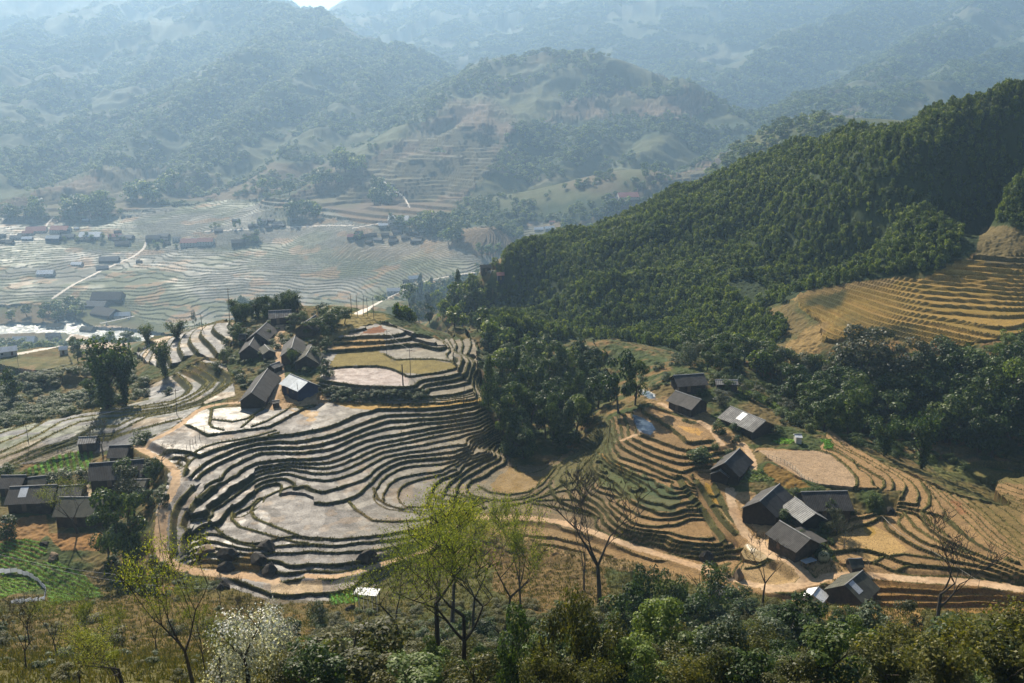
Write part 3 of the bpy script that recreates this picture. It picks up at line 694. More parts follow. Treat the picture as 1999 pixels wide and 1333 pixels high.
def zone(idx_poly, r0, r1, c, w=None, onlyfloor=True, jitter=4, seed=3, amt=1.0):
    ii = np.nonzero((r > r0) & (r < r1) & ((cat == 1) | (not onlyfloor)) & (cat != 3) & (cat != 4))[0]
    ii = ii[in_poly(U[ii] + (fbm(x[ii] / 2, y[ii] / 2, 2, seed) - .5) * jitter * 2, V[ii] + (fbm(x[ii] / 2 + 9, y[ii] / 2, 2, seed) - .5) * jitter, idx_poly)]
    col[ii] = mixc(col[ii], np.asarray(c) * (.85 + .3 * a2[ii])[:, None], amt)
    if w is not None:
        wet[ii] = w
        if w >= .85 and max(c) > .25: col[ii] *= .68
    return ii

def crop_rows(poly, r0, r1, ang, sp, c1, c2, seed=4):
    ii = zone(poly, r0, r1, c1, .0, False, 5, seed)
    s = np.sin((x[ii] * math.cos(ang) + y[ii] * math.sin(ang)) * 2 * math.pi / sp + 3 * a1[ii])
    col[ii] = mixc(np.asarray(c2) * np.ones((len(ii), 1)), np.asarray(c1) * (.6 + .8 * a2[ii])[:, None], sstep(-.5, .5, s))
    Zr[ii] += .18 * sstep(-.5, .6, s)
    cat[ii] = 6
    return ii

for lo, ang in ((LS1, 0), (LS2, 0)):
    ii = np.nonzero((r > 220) & (r < 400) & (cat == 1))[0]; ii = ii[in_poly(U[ii], V[ii], lo)]
    col[ii] = np.asarray((.112, .112, .112)) * (.75 + .5 * hash1(lvl[ii] * 13 + np.floor(a3[ii] * 12), 3))[:, None]; wet[ii] = .65
    if lo is LS1: col[ii] = mixc(col[ii], (.070, .090, .026), sstep(.50, .60, fbm(x[ii] / 13 + 3, y[ii] / 6, 3, 113)) * np.interp(U[ii], [0, 140, 320], [.9, .6, .15]))
    if lo is LS1: col[ii] *= (.55 + .9 * fbm(x[ii] / 9, y[ii] / 5, 3, 111))[:, None]
    col[ii] = mixc(col[ii], (.24, .17, .09), sstep(.55, .68, fbm(x[ii] / 16, y[ii] / 8, 3, 112)) * .7)
    col[ii] = mixc(col[ii], (.30, .21, .12), sstep(.66, .76, hash1(lvl[ii] * 13 + np.floor(a3[ii] * 12), 9)))
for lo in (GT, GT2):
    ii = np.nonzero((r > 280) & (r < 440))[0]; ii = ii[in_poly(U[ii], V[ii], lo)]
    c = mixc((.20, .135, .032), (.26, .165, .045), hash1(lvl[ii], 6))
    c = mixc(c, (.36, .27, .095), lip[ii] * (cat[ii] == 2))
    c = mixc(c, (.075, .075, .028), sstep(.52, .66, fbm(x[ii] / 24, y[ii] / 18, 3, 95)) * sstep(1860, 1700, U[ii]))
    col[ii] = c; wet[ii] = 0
# valley floor
vm = np.zeros(N, bool); vm[vi] = True
vm &= cat != 4
i9 = np.nonzero(vm)[0]
c = mixc((.135, .132, .105), (.10, .11, .062), sstep(.42, .6, fbm(x[i9] / 85, y[i9] / 85, 3, 96)))
c = c * (.84 + .30 * hash1(lvl[i9] * 7 + np.floor(fbm(x[i9] / 40, y[i9] / 40, 2, 97) * 10), 8))[:, None]
c = mixc(c, (.24, .15, .075), sstep(.64, .72, fbm(x[i9] / 35, y[i9] / 35, 3, 98)) * .7)
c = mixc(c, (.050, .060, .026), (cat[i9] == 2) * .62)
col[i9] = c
wet[i9] = np.where(cat[i9] == 9, np.clip(sstep(.42, .66, fbm(x[i9] / 80, y[i9] / 60, 3, 99)), .15, 1) * np.interp(U[i9], [0, 600, 1000], [.7, .5, .3]), 0)
ii = zone([(900, 447), (960, 442), (1010, 468), (1000, 490), (930, 500), (890, 480)], 1200, 2200, (.15, .105, .058), .1, False, 6)
ii = zone([(700, 455), (800, 450), (890, 475), (890, 500), (760, 510), (640, 500)], 1200, 2200, (.2, .14, .07), .4, False, 16, amt=.4)

# named fields
zone(pts("A", "840,310 850,220 900,165 1150,145 1420,150 1250,280 1100,330"), 200, 300, (0.354, 0.323, 0.263), 1.0)
zone(pts("A", "560,365 700,215 830,200 805,360 850,410 950,435 850,455 720,430"), 200, 300, (0.340, 0.310, 0.250), 1.0)
zone([(690, 797), (650, 786), (720, 786), (790, 791), (930, 777), (945, 777), (930, 790), (800, 799), (730, 801)], 200, 300, (0.340, 0.204, 0.047), .35)
zone(pts("B", "-200,220 0,210 100,230 90,330 40,350 -50,280"), 200, 300, (0.306, 0.171, 0.038), .7, jitter=9, amt=.8)
zone(pts("K", "820,575 900,562 1060,553 1220,555 1330,580 1420,640 1420,690 1000,680 870,650"), 200, 320, (0.320, 0.241, 0.206), .9)
zone(pts("K", "930,455 1200,440 1260,470 1330,512 1600,508 1760,540 1740,565 1500,608 1400,600 1220,548 1060,548 860,562 900,500"), 230, 340, (0.180, 0.144, 0.051), .0)
zone(pts("K", "1270,450 1700,430 1730,460 1720,510 1500,500 1330,505"), 240, 340, (0.184, 0.165, 0.119), .6, jitter=9, amt=.7)
zone(pts("K", "1080,325 1180,280 1230,268 1265,300 1250,320"), 250, 360, (0.177, 0.076, 0.034), .0)
zone(pts("K", "880,370 1250,340 1260,430 880,430"), 250, 360, (0.313, 0.191, 0.063), .2, amt=.8)
zone(pts("E", "300,520 520,330 700,420 870,440 860,500 700,590 450,625 380,600"), 200, 280, (0.180, 0.109, 0.025), .6)
zone(pts("H", "-150,200 100,195 380,195 500,240 620,340 690,430 680,480 500,500 350,480 220,380 0,260 -150,220"), 180, 280, (0.292, 0.201, 0.116), .5)
zone(pts("H", "0,290 220,395 330,480 180,500 0,420 -40,330"), 180, 280, (0.144, 0.087, 0.022), .0, False)
zone(pts("H", "480,860 640,770 760,750 900,820 1100,980 900,1040 800,1060 560,920"), 160, 260, (0.320, 0.208, 0.078), .35)
zone(pts("H", "730,760 800,780 840,840 790,870 740,830"), 160, 260, (0.272, 0.165, 0.019), .3, amt=.7)
zone(pts("F", "820,470 900,490 1090,540 1050,590 900,560"), 180, 300, (0.326, 0.178, 0.034), .6, jitter=6)
pw = zone(pts("F", "340,370 440,400 560,470 600,530 540,590 440,560 390,520"), 180, 300, (.06, .085, .115), 1.0, jitter=2)
pw2 = zone(pts("F", "420,110 520,120 600,170 620,225 520,200 430,160"), 200, 330, (0.081, 0.105, 0.124), 1.0, False)
zone(pts("G", "1540,700 1640,720 1840,850 1560,960 1480,830"), 160, 260, (0.224, 0.155, 0.063), .9)
zone(pts("H", "-10,1055 130,1055 255,1180 195,1240 0,1260 -120,1235 -215,1150 -190,1070"), 150, 260, (.27, .18, .08), .4)
zone(pts("G", "1180,320 1270,320 1380,500 1300,450"), 160, 260, (0.340, 0.237, 0.094), .8)
zone(pts("G", "1130,60 1180,100 1260,290 1180,300 1100,150"), 160, 260, (0.340, 0.198, 0.031), .5)
for st in ("0,950 60,1000 200,1080 500,1220 800,1260 850,1230 700,1120 500,1030 330,960 150,860 0,800", "-100,900 -100,300 60,330 200,600 130,760 0,820", "700,1100 850,1200 860,1260 760,1240"):
    ii = zone(pts("F", st), 160, 320, (0.054, 0.074, 0.025), .15, jitter=8, amt=.8)
ii = zone(pts("G", "0,0 500,0 760,120 860,240 780,370 560,350 300,220 0,60"), 160, 320, (0.050, 0.074, 0.031), .15, jitter=8, amt=.8)
zone(pts("E", "1050,560 900,450 1000,300 1350,60 1500,0 1650,250 1900,480 2000,700 1700,680 1400,500 1200,560"), 180, 320, (0.081, 0.092, 0.029), .1, jitter=12, amt=.6)
zone(pts("E", "1440,200 1500,190 1560,260 1780,370 1700,380 1530,270"), 180, 300, (0.224, 0.125, 0.022), .2)
zone(pts("H", "1100,300 1500,560 1800,820 1990,1040 1990,600 1500,400 1240,360"), 170, 300, (0.095, 0.083, 0.025), .0, False, 10, amt=.55)
zone(pts("H", "1400,560 1480,590 1560,700 1500,700"), 170, 300, (0.180, 0.065, 0.033), .0, False, 10, amt=.5)
zone(pts("H", "1290,280 1400,270 1990,390 1990,460 1450,440 1280,380"), 180, 300, (0.104, 0.109, 0.033), .0, False, 10, amt=.6)
zone(pts("H", "800,1200 1990,1300 1990,1500 900,1400"), 120, 230, (0.204, 0.109, 0.034), .0, False, 10, amt=.75)
zone([(960, 1075), (1080, 1070), (1180, 1100), (1190, 1180), (1050, 1200), (960, 1150)], 110, 260, (.125, .078, .030), .0, False, 10, amt=.8)
zone(pts("C", "560,900 740,790 880,830 900,920 1000,930 1050,840 1250,740 1330,850 1330,960 1100,950"), 160, 260, (0.184, 0.122, 0.044), .0, False, 6)
zone(pts("C", "1450,1080 1560,1060 1997,1030 1997,1160 1600,1190 1450,1170"), 150, 260, (0.313, 0.224, 0.125), .5, jitter=3)
zone([(880, 1000), (1000, 1000), (1160, 1045), (1300, 1090), (1420, 1130), (1400, 1150), (1200, 1110), (1000, 1060)], 150, 260, (0.231, 0.142, 0.056), .2, False, 8, amt=.6)
# village ground on the left and vegetable plots
zone([(0, 1015), (90, 1005), (95, 1040), (50, 1080), (0, 1075)], 150, 260, (.20, .115, .045), .0, False)
zone([(90, 1040), (200, 1040), (195, 1075), (120, 1075)], 150, 260, (.23, .125, .045), .0, False)
zone([(160, 945), (178, 945), (178, 970), (158, 970)], 150, 260, (.45, .36, .25), .0, False)
zone([(0, 1170), (330, 1150), (700, 1180), (720, 1333), (0, 1333)], 60, 210, (.080, .062, .020), .0, False, 12, amt=.5)
ii = np.nonzero((r < 108) & (cat == 0))[0]
col[ii] = mixc(col[ii], (.062, .064, .018), .7)
crop_rows([(40, 925), (70, 905), (130, 885), (185, 875), (178, 905), (170, 920), (90, 925)], 180, 300, .5, 1.5, (.085, .19, .022), (.10, .085, .03))
crop_rows([(0, 1058), (40, 1052), (85, 1055), (92, 1080), (60, 1098), (0, 1112)], 150, 250, 1.2, 1.3, (.085, .19, .025), (.11, .075, .03))
crop_rows([(0, 1120), (60, 1098), (110, 1095), (160, 1120), (205, 1165), (100, 1180), (85, 1140), (40, 1118), (0, 1125)], 140, 250, 1.0, 1.4, (.075, .155, .022), (.07, .075, .025))
crop_rows([(0, 1128), (40, 1122), (80, 1140), (80, 1150), (30, 1160), (0, 1170)], 140, 250, 1.3, 1.2, (.10, .20, .03), (.10, .10, .03))
crop_rows([(175, 930), (250, 920), (300, 940), (240, 970), (180, 970)], 180, 300, .3, 1.3, (.085, .17, .022), (.09, .08, .03))
crop_rows(pts("H", "30,130 110,90 200,120 190,150 60,145"), 190, 300, .8, 1.2, (.10, .23, .02), (.07, .12, .02))
crop_rows(pts("H", "410,110 480,110 520,180 440,185"), 190, 300, .8, 1.2, (.06, .20, .02), (.05, .12, .02))
crop_rows(pts("F", "1460,80 1600,90 1740,180 1990,300 1990,380 1800,300 1600,200 1480,190"), 200, 340, .7, 1.2, (.09, .15, .025), (.10, .09, .03))
crop_rows(pts("F", "1480,1080 1560,960 1700,940 1840,1060 1800,1080"), 180, 300, .7, 1.2, (.10, .14, .045), (.08, .08, .03))
crop_rows([(640, 1163), (690, 1155), (720, 1160), (690, 1178), (650, 1180)], 120, 230, .4, 1.0, (.09, .24, .03), (.08, .12, .03))
# bare clearings on the forested hill
zone([(1690, 545), (1760, 540), (1740, 555), (1600, 575), (1530, 590), (1540, 570), (1620, 560)], 300, 460, (.21, .145, .055), .0, False, 8)
zone([(1915, 445), (1960, 440), (2080, 470), (2080, 520), (1930, 520), (1900, 490)], 330, 520, (.115, .09, .038), .0, False, 8)
zone([(1510, 695), (1580, 640), (1620, 625), (1600, 665), (1600, 690), (1520, 705)], 280, 420, (.20, .135, .05), .0, False, 8)
zone([(1815, 690), (1830, 662), (1868, 672), (1860, 690)], 260, 400, (.32, .15, .065), .0, False, 8)
zone([(1550, 700), (1600, 695), (1590, 715), (1560, 720)], 260, 400, (.24, .14, .05), .0, False, 8)
zone([(1420, 555), (1470, 545), (1500, 575), (1480, 590), (1440, 570)], 360, 520, (.19, .12, .055), .0, False, 8)
zone([(640, 650), (690, 610), (745, 612), (760, 622), (700, 640), (650, 665)], 280, 380, (.19, .15, .055), .0, False, 8)
zone([(920, 545), (960, 535), (975, 550), (950, 560)], 1100, 1700, (.42, .38, .32), .0, False, 4)
zone([(140, 640), (220, 635), (300, 650), (230, 680), (130, 690)], 800, 1700, (.33, .26, .19), .0, False, 6)
zone(pts("M", "300,480 150,520 180,560 260,590 300,540"), 330, 1400, (.24, .14, .075), .0, False, 6)
zone(pts("M", "0,430 600,410 700,460 500,560 150,520 0,520"), 330, 1400, (.115, .11, .04), .0, False, 8, amt=.6)
zone([(540, 632), (556, 632), (552, 700), (540, 700)], 250, 380, (.40, .24, .12), .0, False, 2)
zone([(470, 775), (530, 760), (640, 770), (640, 785), (540, 800), (470, 790)], 240, 300, (.36, .24, .13), .0, False, 4, amt=.8)
zone([(1430, 960), (1470, 960), (1560, 1060), (1700, 1130), (1640, 1160), (1560, 1100), (1500, 1060), (1440, 1000)], 160, 250, (.36, .23, .115), .0, False, 4, amt=.75)
zone([(1250, 780), (1330, 770), (1400, 820), (1470, 880), (1440, 900), (1380, 830)], 200, 300, (.33, .21, .10), .0, False, 6, amt=.6)
zone([(1800, 1165), (1640, 1180), (1600, 1210), (1800, 1240)], 120, 230, (.24, .14, .05), .0, False, 6, amt=.7)

# river with rapids
RIVER = [(-80, 622), (0, 632), (40, 628), (100, 632), (130, 615), (190, 640), (250, 640), (330, 652), (420, 655), (440, 668), (330, 690), (230, 672), (140, 650), (100, 648), (0, 652), (-80, 655)]
ii = np.nonzero((r > 850) & (r < 1700))[0]
ii = ii[in_poly(U[ii] + (a2[ii] - .5) * 10, V[ii] + (a1[ii] - .5) * 8, RIVER)]
cat[ii] = 5
Zr[ii] = Zr[ii] * .4 - 174.0 * .6 - .8 + .9 * (fbm(x[ii] / 3, y[ii] / 3, 3, 66) - .5)
fo = sstep(.54, .68, fbm(x[ii] / 7, y[ii] / 4, 3, 67))
col[ii] = mixc((.10, .13, .13), (.30, .32, .32), fo)
wet[ii] = 1 - fo * .7
m = cat == 3
col[m] = mixc((.34, .215, .115), (.44, .32, .205), a2[m]); wet[m] = .05
m = cat == 4
col[m] = mixc((.50, .44, .37), (.62, .56, .49), a2[m]); wet[m] = 0.05
cat[pw] = 10; cat[pw2] = 10
# forest floor
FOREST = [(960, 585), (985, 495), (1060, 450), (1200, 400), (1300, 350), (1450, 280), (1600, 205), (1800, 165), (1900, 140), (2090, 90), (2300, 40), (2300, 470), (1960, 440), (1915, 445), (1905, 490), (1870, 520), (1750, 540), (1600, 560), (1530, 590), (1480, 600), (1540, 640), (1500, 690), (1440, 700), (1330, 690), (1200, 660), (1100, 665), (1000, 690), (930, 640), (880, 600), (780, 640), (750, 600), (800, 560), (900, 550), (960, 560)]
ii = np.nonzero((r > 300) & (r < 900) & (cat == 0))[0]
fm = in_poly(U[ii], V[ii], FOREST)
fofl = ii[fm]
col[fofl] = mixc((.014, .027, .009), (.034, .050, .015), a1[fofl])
Z = Zr.reshape(NR, NA)

# ------------------------------------------------------------------ materials
def new_mat(name):
    m = bpy.data.materials.new(name); m.use_nodes = True
    return m, m.node_tree, m.node_tree.nodes["Principled BSDF"]

def noise_node(nt, scale, detail=4, rough=.6, coord=None):
    n = nt.nodes.new("ShaderNodeTexNoise"); n.inputs["Scale"].default_value = scale; n.inputs["Detail"].default_value = detail; n.inputs["Roughness"].default_value = rough
    if coord is not None:
        nt.links.new(coord, n.inputs["Vector"])
    return n

def math_node(nt, op, a, b=None, c=None):
    n = nt.nodes.new("ShaderNodeMath"); n.operation = op
    for k, q in enumerate((a, b, c)):
        if q is None: continue
        if isinstance(q, (int, float)): n.inputs[k].default_value = q
        else: nt.links.new(q, n.inputs[k])
    return n.outputs[0]

def map_range(nt, q, a, b, c, d):
    n = nt.nodes.new("ShaderNodeMapRange"); nt.links.new(q, n.inputs[0])
    for k, t in enumerate((a, b, c, d)): n.inputs[k + 1].default_value = t
    return n.outputs[0]

def ground_mat(name, fine, rough_dry=.95, rough_wet=.26, speck=0.0, bump=.25, spec=.35):
    m, nt, bs = new_mat(name)
    at = nt.nodes.new("ShaderNodeAttribute"); at.attribute_name = "Col"
    wt = nt.nodes.new("ShaderNodeAttribute"); wt.attribute_name = "wet"
    tc = nt.nodes.new("ShaderNodeTexCoord")
    n1 = noise_node(nt, fine, 5, .65, tc.outputs["Object"])
    n2 = noise_node(nt, fine * .17, 3, .6, tc.outputs["Object"])
    n4 = noise_node(nt, fine * .09, 4, .6, tc.outputs["Object"])
    f = math_node(nt, 'ADD', map_range(nt, n1.outputs[0], .25, .75, .62, 1.38), map_range(nt, n2.outputs[0], .3, .7, -.14, .14))
    if speck > 0:
        n3 = noise_node(nt, fine * 1.8, 2, .5, tc.outputs["Object"])
        f = math_node(nt, 'MULTIPLY', f, map_range(nt, n3.outputs[0], .56, .64, 1.0, 1.0 - speck))
    mx = nt.nodes.new("ShaderNodeVectorMath"); mx.operation = 'SCALE'
    nt.links.new(at.outputs["Color"], mx.inputs[0]); nt.links.new(f, mx.inputs["Scale"])
    nt.links.new(mx.outputs[0], bs.inputs["Base Color"])
    wv = math_node(nt, 'MULTIPLY', wt.outputs["Fac"], map_range(nt, n2.outputs[0], .35, .6, .55, 1.0))
    nt.links.new(math_node(nt, 'SUBTRACT', map_range(nt, wv, 0, 1, rough_dry, rough_wet), math_node(nt, 'MULTIPLY', wt.outputs["Fac"], map_range(nt, n4.outputs[0], .54, .62, 0, .16))), bs.inputs["Roughness"])
    nt.links.new(map_range(nt, wv, 0, 1, .12, spec), bs.inputs["Specular IOR Level"])
    bp = nt.nodes.new("ShaderNodeBump"); bp.inputs["Strength"].default_value = bump; bp.inputs["Distance"].default_value = .12
    nt.links.new(n1.outputs[0], bp.inputs["Height"]); nt.links.new(bp.outputs[0], bs.inputs["Normal"])
    return m

M_WILD = ground_mat("wild_ground", 1.6, bump=.6)
M_PADDY = ground_mat("paddy_mud", 2.2, rough_wet=.48, speck=.55, bump=.35, spec=.28)
M_PATH = ground_mat("packed_earth", 1.2, bump=.3)
M_RIVER = ground_mat("river_water", .8, rough_wet=.45, bump=.5, spec=.25)
M_POND = ground_mat("pond_water", .35, rough_wet=.18, bump=.05, spec=.3)
M_HILL = ground_mat("hill_cover", .35, bump=.8)
M_VALLEY = ground_mat("valley_paddy", .4, rough_wet=.58, speck=.3, bump=.3, spec=.32)

# ------------------------------------------------------------------ the sheet, split by what it is
def sheet(name, faces, mat, smooth=False):
    vid, inv = np.unique(faces.ravel(), return_inverse=True)
    me = bpy.data.meshes.new(name)
    me.vertices.add(len(vid)); me.loops.add(faces.size); me.polygons.add(len(faces))
    co = np.empty((len(vid), 3), np.float32); co[:, 0] = x[vid]; co[:, 1] = y[vid]; co[:, 2] = Zr[vid]
    me.vertices.foreach_set("co", co.ravel())
    me.loops.foreach_set("vertex_index", inv.astype(np.int32))
    me.polygons.foreach_set("loop_start", np.arange(0, faces.size, 4, dtype=np.int32))
    me.polygons.foreach_set("use_smooth", np.full(len(faces), smooth))
    me.update(calc_edges=True)
    ca = me.color_attributes.new("Col", 'FLOAT_COLOR', 'POINT')
    c4 = np.ones((len(vid), 4), np.float32); c4[:, :3] = col[vid]
    ca.data.foreach_set("color", c4.ravel())
    wa = me.attributes.new("wet", 'FLOAT', 'POINT'); wa.data.foreach_set("value", wet[vid].astype(np.float32))
    me.materials.append(mat)
    o = bpy.data.objects.new(name, me); COL.objects.link(o)
    o["kind"] = "structure"
    return o

Q = np.arange(N).reshape(NR, NA)
F4 = np.stack([Q[:-1, :-1], Q[:-1, 1:], Q[1:, 1:], Q[1:, :-1]], -1).reshape(-1, 4)
fc = cat[F4[:, 0]]; fr = r[F4[:, 0]]
vmF = vm[F4[:, 0]]
sheet("valley_rice_terraces", F4[vmF & (fc != 5) & (fc != 4)], M_VALLEY)
hilly = (fc == 8) | ((fr > 1480) & ((fc == 1) | (fc == 2) | (fc == 11)) & ~vmF) | ((fr > 1800) & (fc == 0))
sheet("hills", F4[hilly & ~vmF & (fr < 5200)], M_HILL, True)
sheet("mountains", F4[hilly & ~vmF & (fr >= 5200)], M_HILL, True)
rest = ~(vmF | hilly)
sheet("rice_terraces", F4[rest & ((fc == 1) | (fc == 2))], M_PADDY)
sheet("ground", F4[rest & ((fc == 0) | (fc == 6) | (fc == 7))], M_WILD)
sheet("path", F4[(fc == 3)], M_PATH)
sheet("road", F4[(fc == 4)], M_PATH)
sheet("river_water", F4[(fc == 5)], M_RIVER)
sheet("pond_water", F4[(fc == 10) & rest], M_POND)
# ------------------------------------------------------------------ object helpers
def tag(o, label=None, cat_=None, group=None, kind=None):
    if label: o["label"] = label
    if cat_: o["category"] = cat_
    if group: o["group"] = group
    if kind: o["kind"] = kind
    return o

def empty(name, loc, rz=0.0):
    o = bpy.data.objects.new(name, None); COL.objects.link(o)
    o.empty_display_size = .5
    o.location = loc; o.rotation_euler = (0, 0, rz)
    return o

class MB:
    """collects boxes, slabs and tubes and links them as one mesh object"""
    def __init__(s): s.v = []; s.f = []
    def poly(s, P, faces):
        b = len(s.v); s.v += [tuple(map(float, p)) for p in P]; s.f += [tuple(b + i for i in f) for f in faces]
        return s
    def box(s, c, d, rz=0.0):
        cx, cy_, cz = c; dx, dy, dz = (q / 2 for q in d); ca, sa = math.cos(rz), math.sin(rz)
        P = [(cx + a * dx * ca - b * dy * sa, cy_ + a * dx * sa + b * dy * ca, cz + e * dz) for e in (-1, 1) for a, b in ((-1, -1), (1, -1), (1, 1), (-1, 1))]
        return s.poly(P, [(3, 2, 1, 0), (4, 5, 6, 7), (0, 1, 5, 4), (1, 2, 6, 5), (2, 3, 7, 6), (3, 0, 4, 7)])
    def slab(s, a, b, c, d, t):
        """four corners of a flat sheet, given thickness downwards"""
        A = [np.array(q, float) for q in (a, b, c, d)]
        n = np.cross(A[1] - A[0], A[2] - A[0]); n = n / np.linalg.norm(n)
        if n[2] < 0: n = -n
        lo = [q - n * t for q in A]
        return s.poly(A + lo, [(0, 1, 2, 3), (7, 6, 5, 4), (0, 4, 5, 1), (1, 5, 6, 2), (2, 6, 7, 3), (3, 7, 4, 0)])
    def tube(s, P, R, n=6, cap=True):
        P = [np.array(p, float) for p in P]
        if isinstance(R, (int, float)): R = [R] * len(P)
        b = len(s.v)
        for i, p in enumerate(P):
            d = P[min(i + 1, len(P) - 1)] - P[max(i - 1, 0)]
            d = d / (np.linalg.norm(d) + 1e-9)
            u = np.cross(d, (0, 0, 1.0) if abs(d[2]) < .9 else (1.0, 0, 0)); u /= np.linalg.norm(u); w = np.cross(d, u)
            for k in range(n):
                t = 2 * math.pi * k / n
                s.v.append(tuple(p + R[i] * (math.cos(t) * u + math.sin(t) * w)))
        for i in range(len(P) - 1):
            for k in range(n):
                q = (k + 1) % n
                s.f.append((b + i * n + k, b + i * n + q, b + (i + 1) * n + q, b + (i + 1) * n + k))
        if cap:
            s.f.append(tuple(b + k for k in range(n))[::-1]); e = b + (len(P) - 1) * n
            s.f.append(tuple(e + k for k in range(n)))
        return s
    def build(s, name, mat, parent=None, smooth=False):
        me = bpy.data.meshes.new(name); me.from_pydata(s.v, [], s.f); me.update()
        if smooth: me.polygons.foreach_set("use_smooth", np.ones(len(me.polygons), bool))
        me.materials.append(mat)
        o = bpy.data.objects.new(name, me); COL.objects.link(o)
        if parent is not None: o.parent = parent
        return o

def copy_tree(o, parent=None):
    c = o.copy(); COL.objects.link(c)
    if parent is not None:
        c.parent = parent; c.matrix_parent_inverse = o.matrix_parent_inverse
    for ch in list(o.children): copy_tree(ch, c)
    return c

# ------------------------------------------------------------------ materials of things
def plain_mat(name, c1, c2, scale=1.5, rough=.8, metal=0.0, stripes=0.0, sdir='X', bump=.3, spec=.3):
    m, nt, bs = new_mat(name)
    tc = nt.nodes.new("ShaderNodeTexCoord")
    n = noise_node(nt, scale, 5, .65, tc.outputs["Object"])
    oi = nt.nodes.new("ShaderNodeObjectInfo")
    fac = math_node(nt, 'ADD', map_range(nt, n.outputs[0], .3, .7, 0, 1), map_range(nt, oi.outputs["Random"], 0, 1, -.25, .25))
    mx = nt.nodes.new("ShaderNodeMix"); mx.data_type = 'RGBA'; mx.clamp_factor = True
    nt.links.new(fac, mx.inputs[0]); mx.inputs[6].default_value = (*c1, 1); mx.inputs[7].default_value = (*c2, 1)
    out = mx.outputs[2]; hgt = n.outputs[0]
    if stripes > 0:
        ge = nt.nodes.new("ShaderNodeNewGeometry"); iv = nt.nodes.new("ShaderNodeVectorMath"); iv.operation = 'SCALE'
        nt.links.new(out, iv.inputs[0]); nt.links.new(map_range(nt, ge.outputs["Random Per Island"], 0, 1, .68, 1.4), iv.inputs["Scale"]); out = iv.outputs[0]
    if stripes > 0:
        w = nt.nodes.new("ShaderNodeTexWave"); w.bands_direction = sdir; w.inputs["Scale"].default_value = stripes; w.inputs["Distortion"].default_value = .6; w.inputs["Detail"].default_value = 2
        nt.links.new(tc.outputs["Object"], w.inputs["Vector"])
        sc = nt.nodes.new("ShaderNodeVectorMath"); sc.operation = 'SCALE'
        nt.links.new(out, sc.inputs[0]); nt.links.new(map_range(nt, w.outputs["Fac"], 0, 1, .5, 1.3), sc.inputs["Scale"])
        out = sc.outputs[0]; hgt = math_node(nt, 'ADD', w.outputs["Fac"], n.outputs[0])
    nt.links.new(out, bs.inputs["Base Color"])
    bs.inputs["Roughness"].default_value = rough; bs.inputs["Metallic"].default_value = metal; bs.inputs["Specular IOR Level"].default_value = spec
    bp = nt.nodes.new("ShaderNodeBump"); bp.inputs["Strength"].default_value = bump; bp.inputs["Distance"].default_value = .08
    nt.links.new(hgt, bp.inputs["Height"]); nt.links.new(bp.outputs[0], bs.inputs["Normal"])
    return m

def leaf_mat(name, c1, c2, c3=None, trans=.35, rough=.5):
    m, nt, bs = new_mat(name)
    ge = nt.nodes.new("ShaderNodeNewGeometry"); oi = nt.nodes.new("ShaderNodeObjectInfo")
    rp = nt.nodes.new("ShaderNodeValToRGB")
    rp.color_ramp.elements[0].color = (*c1, 1); rp.color_ramp.elements[1].color = (*c2, 1)
    rp.color_ramp.elements[1].position = .75
    if c3:
        e = rp.color_ramp.elements.new(1.0); e.color = (*c3, 1)
    nt.links.new(math_node(nt, 'ADD', ge.outputs["Random Per Island"], map_range(nt, oi.outputs["Random"], 0, 1, -.22, .22)), rp.inputs[0])
    nt.links.new(rp.outputs[0], bs.inputs["Base Color"])
    bs.inputs["Roughness"].default_value = rough; bs.inputs["Specular IOR Level"].default_value = .2
    tr = nt.nodes.new("ShaderNodeBsdfTranslucent")
    sc = nt.nodes.new("ShaderNodeMix"); sc.data_type = 'RGBA'; sc.blend_type = 'MULTIPLY'; sc.inputs[0].default_value = 1
    nt.links.new(rp.outputs[0], sc.inputs[6]); sc.inputs[7].default_value = (1.25, 1.2, .5, 1)
    nt.links.new(sc.outputs[2], tr.inputs["Color"])
    ms = nt.nodes.new("ShaderNodeMixShader"); ms.inputs[0].default_value = trans
    nt.links.new(bs.outputs[0], ms.inputs[1]); nt.links.new(tr.outputs[0], ms.inputs[2])
    nt.links.new(ms.outputs[0], nt.nodes["Material Output"].inputs["Surface"])
    return m

M_ROOF_DARK = plain_mat("weathered_dark_roof", (.018, .017, .017), (.055, .052, .050), .8, .8, 0, .8)
M_ROOF_GREY = plain_mat("grey_sheet_roof", (.055, .055, .054), (.19, .19, .185), .9, .75, 0, .55)
M_ROOF_MOSS = plain_mat("mossy_dark_roof", (.028, .029, .022), (.075, .074, .052), .7, .85, 0, 2.4)
M_ROOF_TIN = plain_mat("blue_grey_tin_roof", (.27, .30, .32), (.40, .43, .45), .6, .42, .15, .9)
M_ROOF_RED = plain_mat("red_tile_roof", (.26, .075, .06), (.40, .15, .12), .8, .7, 0, 3.0)
M_ROOF_WHITE = plain_mat("pale_sheet_roof", (.42, .44, .45), (.62, .64, .66), .5, .45, .1, 3.0)
M_RIDGE = plain_mat("pale_ridge_cap", (.20, .20, .195), (.34, .34, .33), 1.0, .7)
M_WOOD = plain_mat("dark_wood_wall", (.030, .022, .017), (.075, .055, .040), 1.2, .9, 0, 2.2)
M_WALL = plain_mat("pale_plaster_wall", (.33, .30, .26), (.52, .49, .43), .6, .9)
M_BLUE = plain_mat("blue_painted_wall", (.012, .019, .050), (.022, .032, .080), .8, .7, 0, 2.0)
M_DOOR = plain_mat("door_wood", (.10, .065, .04), (.16, .10, .06), 2.0, .8)
M_PANE = plain_mat("window_dark", (.012, .013, .015), (.03, .03, .035), 1.0, .3)
M_POLE = plain_mat("weathered_pole", (.045, .040, .035), (.12, .105, .09), 1.0, .9)
